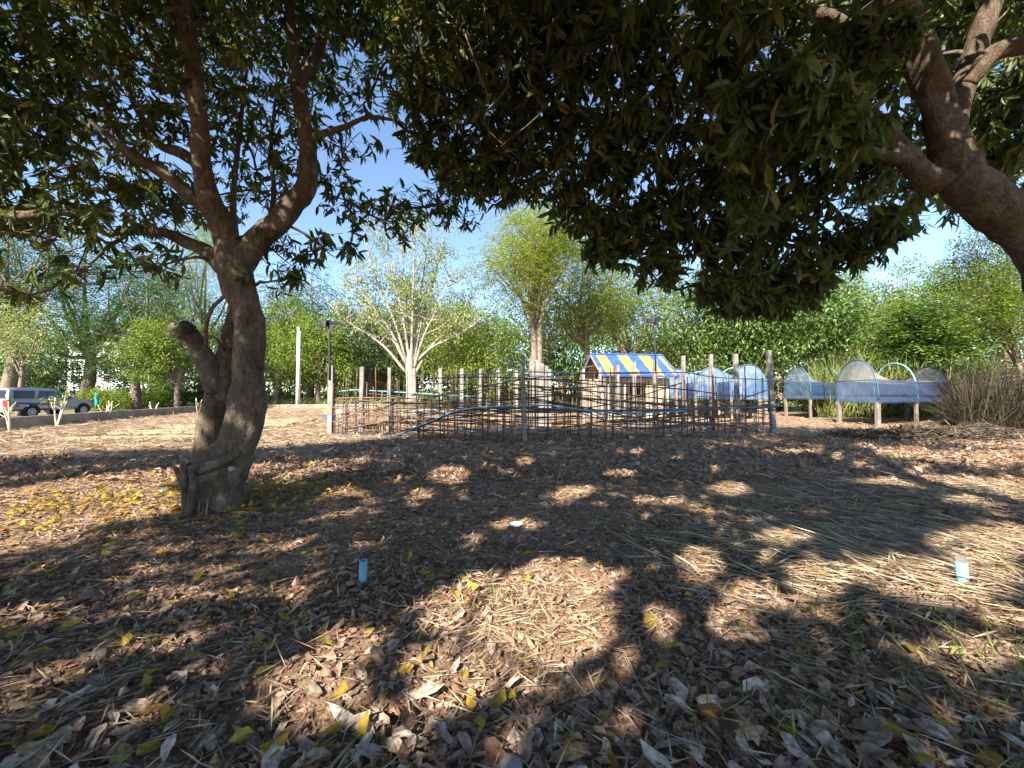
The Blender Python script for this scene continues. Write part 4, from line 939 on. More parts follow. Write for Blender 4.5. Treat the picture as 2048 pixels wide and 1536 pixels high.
def pipe(rows, r, mat, name='pipe', parent=pen, sides=8):
    P = np.array([at(*q) for q in rows]); P[:, 2] = np.maximum(P[:, 2], .04)
    return MB().tube(P, r, sides, 4, 0).build(name, M[mat], parent, True)
fd = lambda px: (LF[1] + (FR[1] - LF[1]) * (px - 661) / 389 if px < 1050 else FR[1] + (RT[1] - FR[1]) * (px - 1050) / 498) - .12
fr_ = lambda pts, o=0: [(a, b, fd(a) + o) for a, b in pts]
pipe(fr_([(659, 871), (700, 877), (737, 880), (776, 876), (820, 861), (868, 842), (905, 826), (942, 818), (1003, 816), (1100, 818), (1205, 821), (1322, 820), (1440, 817), (1513, 815), (1548, 811), (1560, 802)]), .034, 'pipe_dark')
pipe(fr_([(820, 859), (868, 840), (905, 824), (960, 815), (1050, 811), (1110, 812), (1180, 822), (1260, 826), (1370, 822)], -.06), .022, 'pipe_blue')
pipe([(671, 784, 13.9), (710, 780, 14.1), (751, 782, 14.4), (807, 785, 14.7), (893, 790, 15), (942, 793, 15.2)], .024, 'pipe_teal')
pipe(fr_([(912, 750), (966, 748), (1047, 744), (1117, 745), (1190, 746), (1255, 747), (1366, 745), (1425, 754), (1498, 758), (1557, 760)], .1), .019, 'pipe_blue')
pipe(fr_([(1000, 716), (1024, 729), (1047, 742)], .1), .02, 'pipe_blue')
pipe([(781, 828, 14), (850, 820, 14), (905, 816, 14), (942, 795, 14), (981, 775, 14), (1010, 762, 14), (1039, 755, 14), (1085, 752, 14), (1117, 761, 14), (1164, 776, 14), (1205, 799, 14)], .021, 'pipe_blue')
pipe(fr_([(1120, 800), (1180, 826), (1230, 848), (1258, 858)], .5), .017, 'pipe_teal')
pipe(fr_([(1258, 823), (1293, 840), (1337, 856), (1381, 867), (1420, 869)], .3), .021, 'pipe_teal')
pipe(fr_([(1160, 826), (1200, 838), (1246, 847), (1330, 850), (1428, 848)], .6), .020, 'pipe_blue')
pipe(fr_([(1235, 852), (1290, 828), (1350, 800)], .5), .015, 'pipe_blue')
pipe(fr_([(854, 861), (980, 863), (1100, 862), (1205, 860)], 1.4), .022, 'pipe_blue')
pipe(fr_([(1433, 871), (1465, 872), (1498, 871)], 0), .02, 'pipe_teal')
pipe([(1390, 868, 15), (1450, 850, 15.4), (1545, 862, 15.2)], .018, 'pipe_blue')

# grey boards standing together behind the pen
t = thing('board_bundle', 'bundle of weathered grey boards standing upright behind the front post', 'boards', at(1078, 800, 17.6) * [1, 1, 0])
for k, (px, ty) in enumerate([(1064, 718), (1074, 720), (1083, 727), (1091, 731), (1098, 738), (1069, 726)]):
    d = 17.5 + .12 * (k % 2) + (.35 if k == 5 else 0); p = at(px, 800, d)
    MB().box((p[0], p[1], ztop(ty, d) / 2 - .03), (.20, .06, ztop(ty, d) + .06), rg.normal() * .12).build('board', M['concrete'], t)

# lamps on poles
def lamp(px, base, d, ty_post, ty_top, label):
    p = at(px, 800, d) * [1, 1, 0]
    t = thing('pole_lamp', label, 'lamp', p, 'solar lamps on black poles')
    h = ztop(ty_post, d); top = ztop(ty_top, d)
    post(p, h, .17, (.02, 0), 'concrete', 'post', t)
    MB().tube([p + [0, -.1, h - .5], p + [-.01, -.1, (h + top) / 2], p + [-.04, -.1, top]], .038, 8, 2, 0).build('pole', M['black_metal'], t, True)
    q = p + [-.04, -.1, top]
    V = np.array([[-.30, -.12, .02], [-.02, -.16, .10], [-.02, .20, .16], [-.30, .2, .10], [-.30, -.12, -.16], [-.05, -.16, -.12], [-.05, .2, -.04], [-.30, .2, -.12]]) + q
    hull('lamp_head', V, M['black_metal'], t)
    MB().box(q + [.16, .05, .03], (.30, .22, .10), .4).build('lamp_arm', M['black_metal'], t)
    MB().box(q + [.10, .0, -.18], (.14, .12, .20), .2).build('control_box', M['black_metal'], t)
    MB().box(q + [-.17, -.13, -.06], (.22, .03, .15), 0).build('lens', M['glass'], t)
lamp(661, 871, LF[1], 731, 648, 'black lamp on a grey post at the left corner of the pen')
lamp(1310, 840, 17.4, 719, 640, 'black lamp on a pole in front of the striped hut')
p = at(596, 800, 41) * [1, 1, 0]
t = thing('white_pole', 'plain white concrete pole beyond the kerb', 'pole', p)
MB().tube([p + [0, 0, -.1], p + [0, 0, 4], p + [0, 0, ztop(662, 41)]], [.22, .20, .17], 10, 1, 0).build('shaft', M['white_paint'], t, True)
MB().box(p + [0, 0, ztop(657, 41)], (.34, .30, .4)).build('cap', M['concrete'], t)

# ------------------------------------------------------------------ striped hut
F0 = np.array([4.84, 21.0]); ax = np.array([.988, .152]); gv = np.array([-.152, .988])      # long axis, depth axis
WID, LEN, ZE, ZR = 3.5, 4.45, 2.52, 3.74
def hp3(a, b, z): q = F0 + ax * a + gv * b; return [q[0], q[1], z]
hut = thing('striped_hut', 'cream hut with a blue and yellow striped sheet roof behind the pen', 'hut', (*F0, 0))
def quadbox(mb, a0, a1, b0, b1, z0, z1):
    V = [hp3(a, b, z) for z in (z0, z1) for a, b in ((a0, b0), (a1, b0), (a1, b1), (a0, b1))]
    return mb.add(V, [[3, 2, 1, 0], [4, 5, 6, 7], [0, 1, 5, 4], [1, 2, 6, 5], [2, 3, 7, 6], [3, 0, 4, 7]])
mb = MB()                                                          # front wall around two windows and a doorway
for a0, a1, z0, z1 in [(.35, .5, 0, 2.35), (.5, 1.5, 0, .55), (.5, 1.5, 2.0, 2.35), (1.5, 1.65, 0, 2.35), (1.65, 2.75, 2.1, 2.35), (2.75, 4.1, 0, 2.35)]:
    quadbox(mb, a0 + .001, a1 - .001, .45, .57, z0, z1)
mb.build('front_wall', M['cream_wall'], hut)
mb = MB(); quadbox(mb, .35, 4.1, 2.95, 3.07, 0, 2.35); mb.build('back_wall', M['cream_wall'], hut)
mb = MB(); quadbox(mb, 3.98, 4.098, .572, 2.948, 0, 2.35); mb.build('side_wall', M['cream_wall'], hut)
mb = MB(); quadbox(mb, .352, .47, .572, 2.948, 0, 1.1); mb.build('side_wall', M['cream_wall'], hut)
mb = MB(); quadbox(mb, .3, 4.15, .4, 3.1, -.1, .06); mb.build('floor_slab', M['concrete'], hut)
w = MB(); quadbox(w, .502, 1.498, .50, .52, .552, 1.998); win = w.build('window', M['glass'], hut)
for a in (.51, .98, 1.45): m2 = MB(); quadbox(m2, a, a + .04, .43, .498, .56, 1.99); o = m2.build('mullion', M['white_paint'], hut)
m2 = MB(); quadbox(m2, 1.66, 2.74, 1.2, 1.24, .06, 2.2); m2.build('door', M['dark_inside'], hut)  # dark sheet behind the doorway, standing for the unlit interior
for a, b in ((.1, .1), (.1, 3.4), (4.3, .1), (4.3, 3.4)):
    m2 = MB(); quadbox(m2, a, a + .09, b - .045, b + .045, -.05, ZE - .02 if b < 1 else ZE - .05); m2.build('column', M['concrete'], hut)
# roof sheets with corrugations, alternating colours
edges = [0, .065, .20, .355, .505, .655, .80, .93, .965, 1.0]
for side in (0, 1):
    for k in range(9):
        a0, a1 = edges[k] * LEN, edges[k + 1] * LEN
        n = max(4, int((a1 - a0) / .038)); aa = np.linspace(a0, a1 - .004, n); zz = .016 * np.where(np.arange(n) % 2, 1, -1) + (.004 if k % 2 else 0)
        b0, b1 = (-.05, WID / 2) if side == 0 else (WID + .05, WID / 2)
        V = [hp3(a, b0, ZE - .04 + z) for a, z in zip(aa, zz)] + [hp3(a, b1, ZR + z) for a, z in zip(aa, zz)]
        V += [[x, y, z - .01] for x, y, z in V]
        j = np.arange(n - 1); Fq = np.vstack([np.stack([j, j + 1, j + 1 + n, j + n], 1), np.stack([j + 2 * n + n, j + 1 + 3 * n, j + 1 + 2 * n, j + 2 * n], 1), np.stack([j + 2 * n, j + 1 + 2 * n, j + 1, j], 1)])
        MB().add(V, Fq).build('roof_sheet', M['roof_yellow' if k % 2 else 'roof_blue'], hut)
MB().tube([hp3(-.03, WID / 2, ZR + .025), hp3(LEN + .03, WID / 2, ZR + .025)], .07, 8, 1, 0).build('ridge_cap', M['roof_blue'], hut)
for b in (-.02, WID + .02):
    MB().tube([hp3(-.05, b, ZE - .10), hp3(LEN + .05, b, ZE - .10)], .045, 6, 1, 0).build('fascia', M['roof_blue' if b < 0 else 'white_paint'], hut)
for a in (-.02, LEN + .02):
    for b in (0, WID): MB().tube([hp3(a, b, ZE - .08), hp3(a, WID / 2, ZR - .04)], .05, 6, 1, 0).build('barge_board', M['concrete'], hut)
    MB().tube([hp3(a, WID * .25, (ZE + ZR) / 2 - .08), hp3(a, WID * .75, (ZE + ZR) / 2 - .08)], .035, 6, 1, 0).build('tie_beam', M['stake_rust'], hut)

# ------------------------------------------------------------------ raised beds under net tunnels
def tunnel(label, corner, u, v, Lw, Wd, seed, zb=1.18, ztp=3.15, tan=True):
    rg = np.random.default_rng(seed + 700)
    u, v = nrm(u), nrm(v)
    c = np.array([corner[0], corner[1]])
    w3 = lambda a, b, z: np.array([*(c + u * a + v * b), z])
    t = thing('net_tunnel', label, 'planter', (*c, 0), 'netted raised beds')
    for a in (0.05, Lw * .5, Lw - .1):
        for b in (.1, Wd - .1):
            MB().tube([w3(a, b, -.08), w3(a + rg.normal() * .03, b, .6), w3(a, b, zb)], rg.uniform(.075, .11), 5, 3, .1).build('leg', M['leg_wood'], t, False)
    def slab(a0, a1, b0, b1, z0, z1, name, mat):
        V = [w3(a, b, z) for z in (z0, z1) for a, b in ((a0, b0), (a1, b0), (a1, b1), (a0, b1))]
        MB().add(V, [[3, 2, 1, 0], [4, 5, 6, 7], [0, 1, 5, 4], [1, 2, 6, 5], [2, 3, 7, 6], [3, 0, 4, 7]]).build(name, M[mat], t)
    slab(0, Lw, 0, Wd, zb, zb + .16, 'bed', 'pale_stick')
    zr = zb + .98
    def arch(a, top, b):                       # half-ellipse hoop over the bed, from the bed rim up
        ph = math.pi * b
        return w3(a, Wd / 2 - math.cos(ph) * Wd / 2, zb + .1 + (top - zb - .1) * math.sin(ph) ** .75)
    hoops = [0, Lw * .5, Lw]
    for k, a in enumerate(hoops):
        tp = ztp - (.05, .12, .22)[k] + rg.normal() * .04
        MB().tube([arch(a, tp, b) for b in np.linspace(0, 1, 15)], .034, 7, 2, 0).build('hoop', M['pipe_dark' if k != 1 else 'pipe_teal'], t, True)
    for b in (.02, Wd - .02): MB().tube([w3(0, b, zr), w3(Lw * .5, b, zr - .05), w3(Lw, b, zr - .02)], .024, 6, 3, 0).build('rail', M['pipe_dark'], t, True)
    for a in (0, Lw): MB().tube([w3(a, 0, zr), w3(a, Wd, zr)], .024, 6, 1, 0).build('rail', M['pipe_dark'], t, True)
    # blue skirt round the sides, up to the rail
    nu = 24
    def cloth(fn, nu, nv, name, mat):
        P = np.array([[fn(i / (nu - 1), j / (nv - 1)) for j in range(nv)] for i in range(nu)])
        i, j = np.meshgrid(np.arange(nu - 1), np.arange(nv - 1), indexing='ij'); a = (i * nv + j).ravel()
        return MB().add(P.reshape(-1, 3), np.stack([a, a + nv, a + nv + 1, a + 1], 1)).build(name, M[mat], t, True)
    rip = lambda a, b: .03 * math.sin(7 * a + seed) * math.sin(5 * b + 1.3 * a)
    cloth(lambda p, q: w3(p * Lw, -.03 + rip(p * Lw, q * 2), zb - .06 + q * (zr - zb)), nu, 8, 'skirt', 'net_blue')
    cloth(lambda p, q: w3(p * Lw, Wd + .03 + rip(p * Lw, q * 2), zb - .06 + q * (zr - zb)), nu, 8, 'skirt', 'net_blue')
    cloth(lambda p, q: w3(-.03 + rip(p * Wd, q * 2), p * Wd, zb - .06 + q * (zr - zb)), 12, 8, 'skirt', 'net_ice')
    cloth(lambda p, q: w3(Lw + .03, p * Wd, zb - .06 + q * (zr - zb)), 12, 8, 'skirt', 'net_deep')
    # end nets and the sagging cover
    def endnet(a, tp):
        def fn(p, q):
            e = arch(a, tp - .03, p); z0 = zb + .1
            return np.array([e[0], e[1], z0 + (e[2] - z0) * q]) + np.array([*(u * (.05 * math.sin(6 * p + 3 * q))), 0])
        return cloth(fn, 18, 7, 'end_net', 'net_white' if seed < 3 else 'net_far')
    endnet(.01, ztp - .06); endnet(Lw - .01, ztp - .26)
    def cover(p, q):
        top = ztp - .05 - .2 * p; sag = math.sin(math.pi * p) ** .55
        e = arch(p * Lw, top, .02 + .96 * q); low = zr + .06
        z = e[2] + (min(e[2], low + .12 * math.sin(9 * p + 4 * q + seed) * .5) - e[2]) * sag
        m = math.sin(math.pi * q)
        z -= .22 * m * sag
        return np.array([e[0], e[1], z + .03 * math.sin(23 * p + 9 * q) * math.sin(13 * q)])
    cloth(cover, 34, 18, 'cover_net', 'net_tan' if tan else 'net_far')
    return t
u_, v_ = np.array([6.5, 3.0]), np.array([.3, 2.6])
def corner(px, d): return np.array([(px - 1024) / FPX * d, d])
tunnel('nearest net tunnel on stout legs, its tan cover sagging', corner(1757, 17.2), u_, v_, 7.2, 2.6, 1, zb=1.1)
tunnel('second net tunnel with blue skirts, left of the nearest one', corner(1622, 22.8), u_, v_, 6.6, 2.7, 2, tan=False)
tunnel('white net tunnel seen end on beside the right pen post', corner(1536, 22), (.15, 1), (-1, .15), 4.0, 2.0, 3, tan=False)
tunnel('pale net tunnel seen end on in the middle of the back row', corner(1458, 24), (.15, 1), (-1, .15), 4.0, 2.0, 4, tan=False)
tunnel('farthest net tunnel beside the striped hut', corner(1388, 26), (.15, 1), (-1, .15), 4.0, 2.0, 5, tan=False)

# ------------------------------------------------------------------ low wall, kerb, planting beds, checked block
wl = [(-19.2, 8), (-20.2, 15.4), (-21.6, 20), (-24.4, 29.5), (-27.2, 39)]
w_ = thing('low_wall', 'low grey concrete retaining wall along the lane', 'wall', (-20.2, 15.4, 0))
k = 0
for (x0, y0), (x1, y1) in zip(wl[:-1], wl[1:]):
    n = max(1, int(math.hypot(x1 - x0, y1 - y0) / 2.4)); a = math.atan2(y1 - y0, x1 - x0)
    for q in range(n):
        f0, f1 = q / n, (q + 1) / n; l = math.hypot(x1 - x0, y1 - y0) / n
        cx, cy_ = x0 + (x1 - x0) * (f0 + f1) / 2, y0 + (y1 - y0) * (f0 + f1) / 2
        MB().box((cx, cy_, .19 + (k % 3) * .004), (l - .012, .18, .62), a).build('wall_panel', M['concrete_dark'], w_); k += 1
kb = thing('far_kerb', 'pale kerb in front of the white pole', 'kerb', (-22, 41, 0))
for q in range(7):
    x0 = -27 + q * 2.2; MB().box((x0 + 1.1, 39.2 + q * .42 + .2, .15), (2.22, .25, .5), .19).build('kerb_stone', M['pale_stick' if q % 2 else 'concrete'], kb)
def bed(label, c, sx, sy, rz, h):
    t = thing('planting_bed', label, 'planting bed', (*c, 0), 'kerbed planting beds')
    k, q = math.cos(rz), math.sin(rz)
    for dx, dy, lx, ly, mt in [(0, -sy / 2, sx, .08, 'yellow_paint'), (0, sy / 2, sx, .08, 'yellow_paint'), (-sx / 2 - .04, 0, .08, sy + .08, 'yellow_paint'), (sx / 2 + .04, 0, .08, sy + .08, 'concrete')]:
        MB().box((c[0] + dx * k - dy * q, c[1] + dx * q + dy * k, h / 2 - .03), (lx, ly, h + .06), rz).build('kerb', M[mt], t)
    MB().box((c[0], c[1], h / 2 - .06), (sx - .01, sy - .09, h), rz).build('soil', M['ground'], t)
bed('front yellow kerbed bed left of the mango trunk', (-12.4, 13.5), 3.8, 1.4, .12, .08)
bed('second yellow kerbed bed, behind the front one', (-12.5, 15.9), 4.2, 1.3, .12, .08)
bed('third kerbed bed, seen behind the mango trunk', (-12.6, 18.3), 4.4, 1.3, .12, .09)
bed('rearmost kerbed bed beside the checked block', (-12.8, 20.7), 4.2, 1.2, .12, .09)
t = thing('checked_block', 'low block painted in blue and yellow squares left of the pen', 'block', (-10.3, 22.9, 0))
for i in range(5):
    for j in range(2):
        for e in range(2):
            MB().box((-10.3 + (i - 2) * .26, 22.9 + e * .26, .12 + j * .27 + .02), (.252, .252, .262), 0).build('square', M['roof_yellow' if (i + j + e) % 2 else 'roof_blue'] if not (i == 3 and j == 1) else M['white_paint'], t)

# pruned pale shrubs in front of the wall
def pruned(label, px, py, h, n, seed, leaves=0, sp=.35):
    rg = np.random.default_rng(seed + 900); b = gp(px, py); b[2] = 0
    t = thing('pruned_shrub', label, 'shrub', b, 'pruned pale shrubs along the wall')
    C = []
    for k in range(n):
        a = rg.uniform(0, 6.28) if n > 3 else (k / n * 6.28 + .5); s = sp * rg.uniform(.6, 1.2)
        tip = b + [math.cos(a) * s, math.sin(a) * s * .6, h * rg.uniform(.75, 1.1)]; mid = (b + tip) / 2 + rg.normal(size=3) * .06
        MB().tube([b + [0, 0, -.05], mid, tip], [.034, .026, .018], 7, 4, .08).build('stem', M['pruned_stem'], t, True)
        e = mid + [rg.normal() * .2, rg.normal() * .1, h * .35]; MB().tube([mid, (mid + e) / 2 + rg.normal(size=3) * .03, e], [.020, .017, .012], 6, 3, .05).build('stem', M['pruned_stem'], t, True)
        C += [tip, e]
    if leaves:
        mb = MB(); clumps(mb, np.array(C), rg, leaves, .25, .2, B); tag(mb.build('foliage', M['fresh'], t), kind='stuff')
pruned('white pruned shrub with forked stems at the left edge', 20, 866, 1.3, 4, 1)
pruned('pruned shrub keeping green leaves in front of the pickup door', 113, 854, 1.5, 4, 2, 7)
pruned('bare pruned shrub ahead of the pickup nose', 205, 842, 1.1, 4, 3, 0, .45)
pruned('small bare pruned shrub just left of the mango trunk', 396, 829, 1.1, 3, 4, 0, .3)
pruned('leafless pruned shrub between the hedge and the bare one', 305, 833, .9, 3, 5, 0, .3)

# teal cloth on a stake by the lane
b = np.array([-30.2, 28.5, 0])
t = thing('cloth_stake', 'teal cloth hanging on a short stake ahead of the pickup', 'cloth', b)
MB().tube([b + [0, 0, -.1], b + [0, 0, 1.6]], .02, 6, 1, 0).build('stake', M['pale_stick'], t, True)
MB().tube([b + [0, 0, 1.5], b + [.02, 0, 1.25], b + [.06, .02, .95], b + [.1, 0, .6]], [.03, .09, .12, .1], 9, 4, .25).build('cloth', M['teal_cloth'], t, True)

# ------------------------------------------------------------------ pickup with canopy
def pickup():
    hd = nrm(np.array([-.12, .993])); lf = np.array([-hd[1], hd[0]])
    org = np.array([-27.85, 22.8]) - hd * 1.22 + lf * .92              # tail centre, right side faces the garden
    base = np.array([*org, .02])
    t = thing('pickup', 'silver pickup with a canopy, blue side stripes and red tail lamp behind the wall', 'pickup', base)
    W3 = lambda x, y, z: np.array([*(org + hd * x + lf * y), z + .02])
    def loft(st, name, mat, parent=t, smooth=True):                    # st: (x, [(halfwidth, z), ...]) right-side section from bottom to top
        rows = []
        for x, sec in st:
            pr = [W3(x, -w, z) for w, z in sec] + [W3(x, w, z) for w, z in sec[::-1]]
            rows.append(pr)
        m = len(rows[0]); V = np.array(rows).reshape(-1, 3); n = len(rows)
        i, j = np.meshgrid(np.arange(n - 1), np.arange(m), indexing='ij'); k = (j + 1) % m
        Fq = np.stack([i * m + j, (i + 1) * m + j, (i + 1) * m + k, i * m + k], -1).reshape(-1, 4)
        caps = [list(range(m)), [(n - 1) * m + q for q in range(m)][::-1]]
        return MB().add(V, Fq, caps).build(name, M[mat], parent, False)
    def sec(w, zb, zt): return [(w * .9, zb), (w, zb + .12), (w, zt - .16), (w * .955, zt)]
    body = loft([(0, sec(.86, .52, 1.08)), (.08, sec(.90, .46, 1.12)), (1.2, sec(.92, .46, 1.13)), (3.0, sec(.92, .44, 1.12)), (3.75, sec(.92, .44, 1.12)), (4.35, sec(.91, .46, 1.06)), (4.9, sec(.88, .48, .99)), (5.18, sec(.80, .50, .86)), (5.27, sec(.70, .54, .74))], 'body', 'car_silver')
    def gsec(wb, zb, wt, zt): return [(wb, zb), (wb - (wb - wt) * .45, zb + (zt - zb) * .5), (wt, zt - .07), (wt * .9, zt)]
    cab = loft([(.10, gsec(.86, 1.10, .84, 1.30)), (.26, gsec(.86, 1.11, .72, 1.72)), (.6, gsec(.87, 1.12, .74, 1.79)), (1.9, gsec(.87, 1.12, .73, 1.80)), (2.7, gsec(.87, 1.11, .71, 1.77)), (3.05, gsec(.87, 1.11, .69, 1.70)), (3.82, gsec(.86, 1.09, .84, 1.13))], 'cab', 'car_silver')
    def side(x0, x1, x2, x3, z0, z1, name, mat, parent=t, out=.04):   # panel lying on the sloped cab side
        def yy(z): return -(.87 - (.87 - .72) * np.clip((z - 1.12) / .6, 0, 1)) - out
        V = [W3(x0, yy(z0), z0), W3(x1, yy(z0), z0), W3(x2, yy(z1), z1), W3(x3, yy(z1), z1)]
        V += [v + np.array([*(lf * .03), 0]) for v in V]
        MB().add(V, [[0, 1, 2, 3], [0, 4, 5, 1], [1, 5, 6, 2], [2, 6, 7, 3], [3, 7, 4, 0]]).build(name, M[mat], parent)
    side(.36, 1.36, 1.5, .42, 1.18, 1.62, 'window', 'glass'); side(1.62, 2.08, 2.08, 1.74, 1.18, 1.62, 'window', 'glass')
    side(2.14, 2.74, 2.74, 2.14, 1.18, 1.62, 'window', 'glass'); side(2.80, 3.62, 3.06, 2.80, 1.18, 1.60, 'window', 'glass')
    V = [W3(3.12, -.62, 1.66), W3(3.12, .62, 1.66), W3(3.80, .78, 1.15), W3(3.80, -.78, 1.15)]
    MB().add([v + np.array([*(hd * .015), .03]) for v in V], [[0, 1, 2, 3]]).build('windscreen', M['glass'], t)
    V = [W3(.085, -.7, 1.20), W3(.085, .7, 1.20), W3(.23, .62, 1.66), W3(.23, -.62, 1.66)]
    MB().add([v - np.array([*(hd * .02), 0]) for v in V], [[0, 1, 2, 3]]).build('rear_window', M['glass'], t)
    def flat(pts, name, mat, out=.012):
        V = [W3(x, -.92 - out, z) for x, z in pts]; n = len(V); V += [W3(x, -.92 + .02, z) for x, z in pts]
        MB().add(V, [list(range(n))]).build(name, M[mat], t) if False else MB().add(V, [list(range(n))], [[i, i + n, (i + 1) % n + n, (i + 1) % n] for i in range(n)]).build(name, M[mat], t)
    flat([(.3, .97), (.9, .95), (1.5, .92), (2.1, .86), (2.75, .78), (2.2, .76), (1.4, .80), (.8, .84), (.3, .86)], 'stripe', 'car_blue')
    flat([(.3, 1.00), (1.2, .98), (2.3, .90), (2.9, .80), (2.2, .89), (1.2, .955), (.3, .975)], 'stripe', 'car_ice', .016)
    flat([(2.4, .60), (3.2, .56), (3.9, .50), (2.6, .50)], 'stripe', 'car_ice', .014)
    flat([(2.7, .70), (3.3, .66), (3.95, .58), (3.4, .60), (2.8, .66)], 'stripe', 'car_blue', .016)
    for q, x in enumerate((.42, .60, .72, .84, .96)): flat([(x, .71), (x + (.14 if q == 0 else .08), .71), (x + (.14 if q == 0 else .08), .80), (x, .80)], 'mark', 'car_blue' if q == 0 else 'white_paint', .02)
    flat([(2.12, .50), (2.135, .50), (2.135, 1.1), (2.12, 1.1)], 'door_gap', 'dark_inside', .008); flat([(3.05, .50), (3.065, .50), (3.065, 1.1), (3.05, 1.1)], 'door_gap', 'dark_inside', .008)
    for x in (2.95, 2.05): flat([(x - .2, .98), (x, .98), (x, 1.01), (x - .2, 1.01)], 'door_handle', 'rim', .03)
    V = [W3(x, y, z) for x, y, z in [(-.03, -.90, .72), (-.03, -.70, .72), (-.03, -.70, 1.08), (-.03, -.90, 1.08), (.10, -.945, .72), (.10, -.70, .72), (.10, -.70, 1.08), (.10, -.945, 1.08)]]
    hull('tail_lamp', V, M['tail_red'], t)
    V = [W3(x, -y, z) for x, y, z in [(-.03, -.90, .72), (-.03, -.70, .72), (-.03, -.70, 1.08), (-.03, -.90, 1.08), (.10, -.945, .72), (.10, -.70, .72), (.10, -.70, 1.08), (.10, -.945, 1.08)]]
    hull('tail_lamp', V, M['tail_red'], t)
    hull('rear_bumper', [W3(x, y, z) for x in (-.16, .05) for y in (-.86, .86) for z in (.44, .60)], M['rim'], t)
    hull('headlamp', [W3(x, -y, z) for x, y, z in [(4.95, .87, .80), (4.95, .87, .95), (5.24, .62, .76), (5.2, .62, .88), (5.0, .6, .9), (5.0, .6, .78)]], M['white_plastic'], t)
    hull('mirror', [W3(x, -y, z) for x in (3.42, 3.58) for y in (.93, 1.12) for z in (1.14, 1.32)], M['car_silver'], t)
    for x in (1.22, 4.33):
        for s in (-1, 1):
            c = W3(x, s * .82, .37); a = np.array([*(lf * s), 0])
            arch = [W3(x + .47 * math.cos(p), s * .926, .40 + .45 * math.sin(p)) for p in np.linspace(-.25, math.pi + .25, 15)]
            MB().add(arch + [W3(x, s * .926, .40)], [[i, i + 1, 15] for i in range(14)]).build('wheel_arch', M['tyre'], t)
            wheel = MB().tube([c - a * .12, c - a * .10, c + a * .10, c + a * .12], [.34, .37, .37, .34], 24, 1, 0).build('wheel', M['tyre'], t)
            MB().tube([c + a * .10, c + a * .128], [.245, .23], 18, 1, 0).build('rim', M['rim'], wheel).location = (0, 0, 0)
            for q in range(6):
                p = q / 6 * 6.283; r1 = c + a * .131 + np.array([*(hd * .15 * math.cos(p)), .15 * math.sin(p)])
                MB().tube([r1, r1 + a * .002], [.045, .04], 6, 1, 0).build('rim_hole', M['tyre'], wheel).location = (0, 0, 0)
pickup()

# ------------------------------------------------------------------ far buildings
def building(name, label, px, d, w, h, dep, cols, rows, roof=None):
    x = (px - 1024) / FPX * d
    t = thing(name, label, 'building', (x, d, 0))
    MB().box((x, d + dep / 2, h / 2), (w, dep, h)).build('wall', M['far_wall'], t)
    if roof:
        V = [[x - w / 2 - .4, d - .4, h], [x + w / 2 + .4, d - .4, h], [x + w / 2 + .4, d + dep + .4, h], [x - w / 2 - .4, d + dep + .4, h], [x - w / 2 - .4, d + dep / 2, h + roof], [x + w / 2 + .4, d + dep / 2, h + roof]]
        MB().add(V, [[0, 1, 5, 4], [2, 3, 4, 5], [3, 2, 1, 0]], [[0, 4, 3], [1, 2, 5]]).build('roof', M['roof_red'], t)
    for i in range(cols):
        for j in range(rows):
            cx = x - w / 2 + (i + .5) * w / cols; cz = (j + .55) * h / rows
            f = MB().box((cx, d - .02, cz), (w / cols * .55, .16, h / rows * .5)).build('window', M['white_paint'], t)
            MB().box((cx, d - .06, cz), (w / cols * .45, .12, h / rows * .4)).build('pane', M['glass'], f).location = (0, 0, 0)
building('white_building', 'white building glimpsed through the trees left of the mango tree', 215, 72, 15, 11, 8, 5, 4)
building('red_roofed_house', 'small red roofed house far behind the left pen posts', 752, 74, 7, 2.6, 5, 3, 1, 1.7)

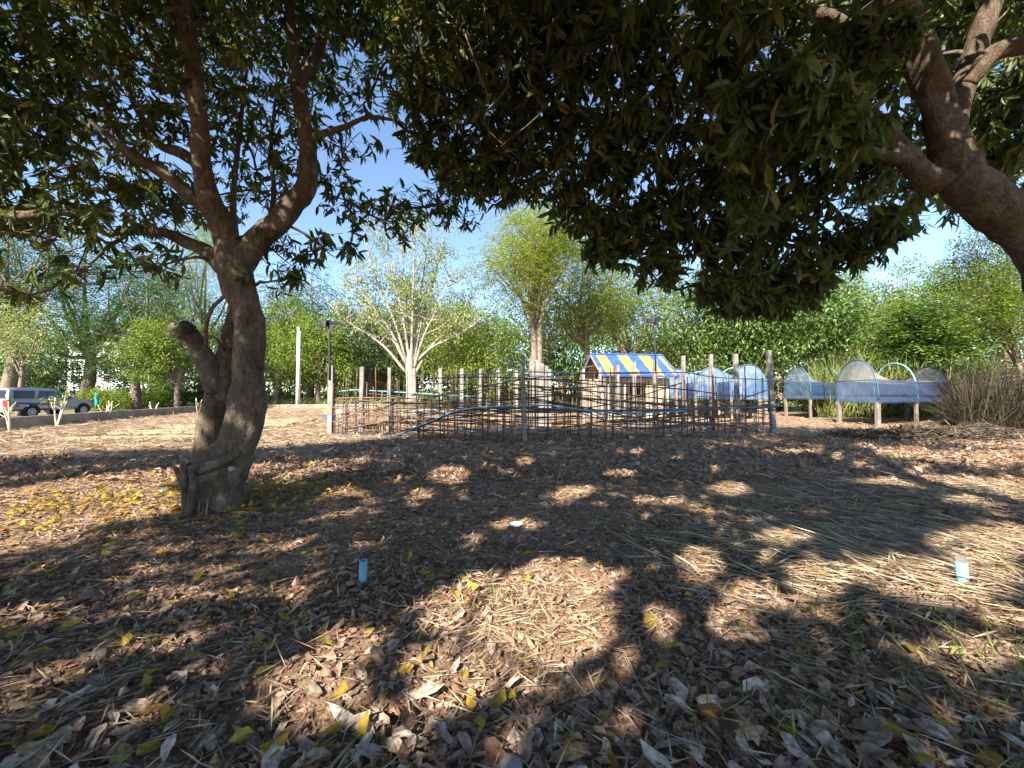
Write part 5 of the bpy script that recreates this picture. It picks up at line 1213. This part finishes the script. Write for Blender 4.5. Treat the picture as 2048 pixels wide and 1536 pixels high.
# ------------------------------------------------------------------ dry brush on the right
def tangle(name, label, cen, rad, n, seed, length, r, cat, leaves=600, up=.3):
    rg = np.random.default_rng(seed); cen, rad = np.array(cen, float), np.array(rad, float)
    t = thing(name, label, cat, (cen[0], cen[1], 0))
    p = rdir(n, rg) * (rg.uniform(0, 1, (n, 1)) ** .45) * rad + cen; p[:, 2] = np.abs(p[:, 2]) * .95 + .03
    tw = MB()
    for k in range(n):
        dd = nrm(rg.normal(size=3) * [1, 1, up] + [0, 0, up * .4]); l = length * rg.uniform(.3, 1.2)
        a = p[k] - dd * l / 2; b = p[k] + dd * l / 2; a[2] = max(a[2], .02); b[2] = max(b[2], .02)
        q = r * rg.uniform(.4, 1.4); tw.tube([a, (a + b) / 2 + rg.normal(size=3) * l * .06, b], [q, q * .8, q * .4], 4, 2, 0, False)
    tw.build('branches', M['brush'], t, True)['kind'] = 'stuff'
    m = leaves; P = rdir(m, rg) * (rg.uniform(0, 1, (m, 1)) ** .4) * rad + cen; P[:, 2] = np.abs(P[:, 2]) * .9 + .03
    mb = MB(); blades(mb, P, rdir(m, rg) * [1, 1, .6], rdir(m, rg), rg.uniform(.1, .35, m), rg.uniform(.02, .06, m), 1, .3, .3, rg)
    tag(mb.build('dry_leaves', M['brush'], t), kind='stuff')
n = 3600; d = rg.uniform(14.8, 20, n); px = rg.uniform(1925, 2160, n); P = np.stack([(px - 1024) / FPX * d, d, np.zeros(n)], 1)
grass('dry_grass', 'dry grass and stalks darkened to look shaded around the brush heap', P, 2.3, .024, 'dry_brush_shaded', .38, seed=5, st=2, curl=.5)
for k, (px, d, w, h, lb) in enumerate([(1945, 17.5, 1.0, 1.9, 'dark dry brush heap next to the nearest tunnel'), (2015, 16.5, 1.1, 2.3, 'tall dry brush heap at the right edge'), (2110, 15.5, 1.3, 2.5, 'brush heap just past the right edge')]):
    tangle('brush_heap', lb, ((px - 1024) / FPX * d, d, h * .35), (w, 1.0, h * .75), 220, 800 + k, 1.6, .012, 'brush', 3200, 1.1)
for k, (px, py, w, h, lb) in enumerate([(1755, 878, 1.5, .22, 'low pile of cut twigs in front of the nearest tunnel'), (1870, 880, 1.3, .42, 'dark heap of brush below the tunnel leg'), (1975, 882, 1.4, .5, 'dark heap of cut branches at the right edge')]):
    c = gp(px, py); tangle('twig_pile', lb, (c[0], c[1] + .3, .0), (w, .8, h), 260, 820 + k, .9, .016, 'brush', 900, .2)
# woody litter around the foot of the pen
c = gp(700, 862); tangle('twig_pile', 'pale cut sticks lying in the left corner of the pen', (c[0] + .6, c[1], 0), (1.3, .5, .3), 70, 840, .9, .014, 'brush', 60, .2)
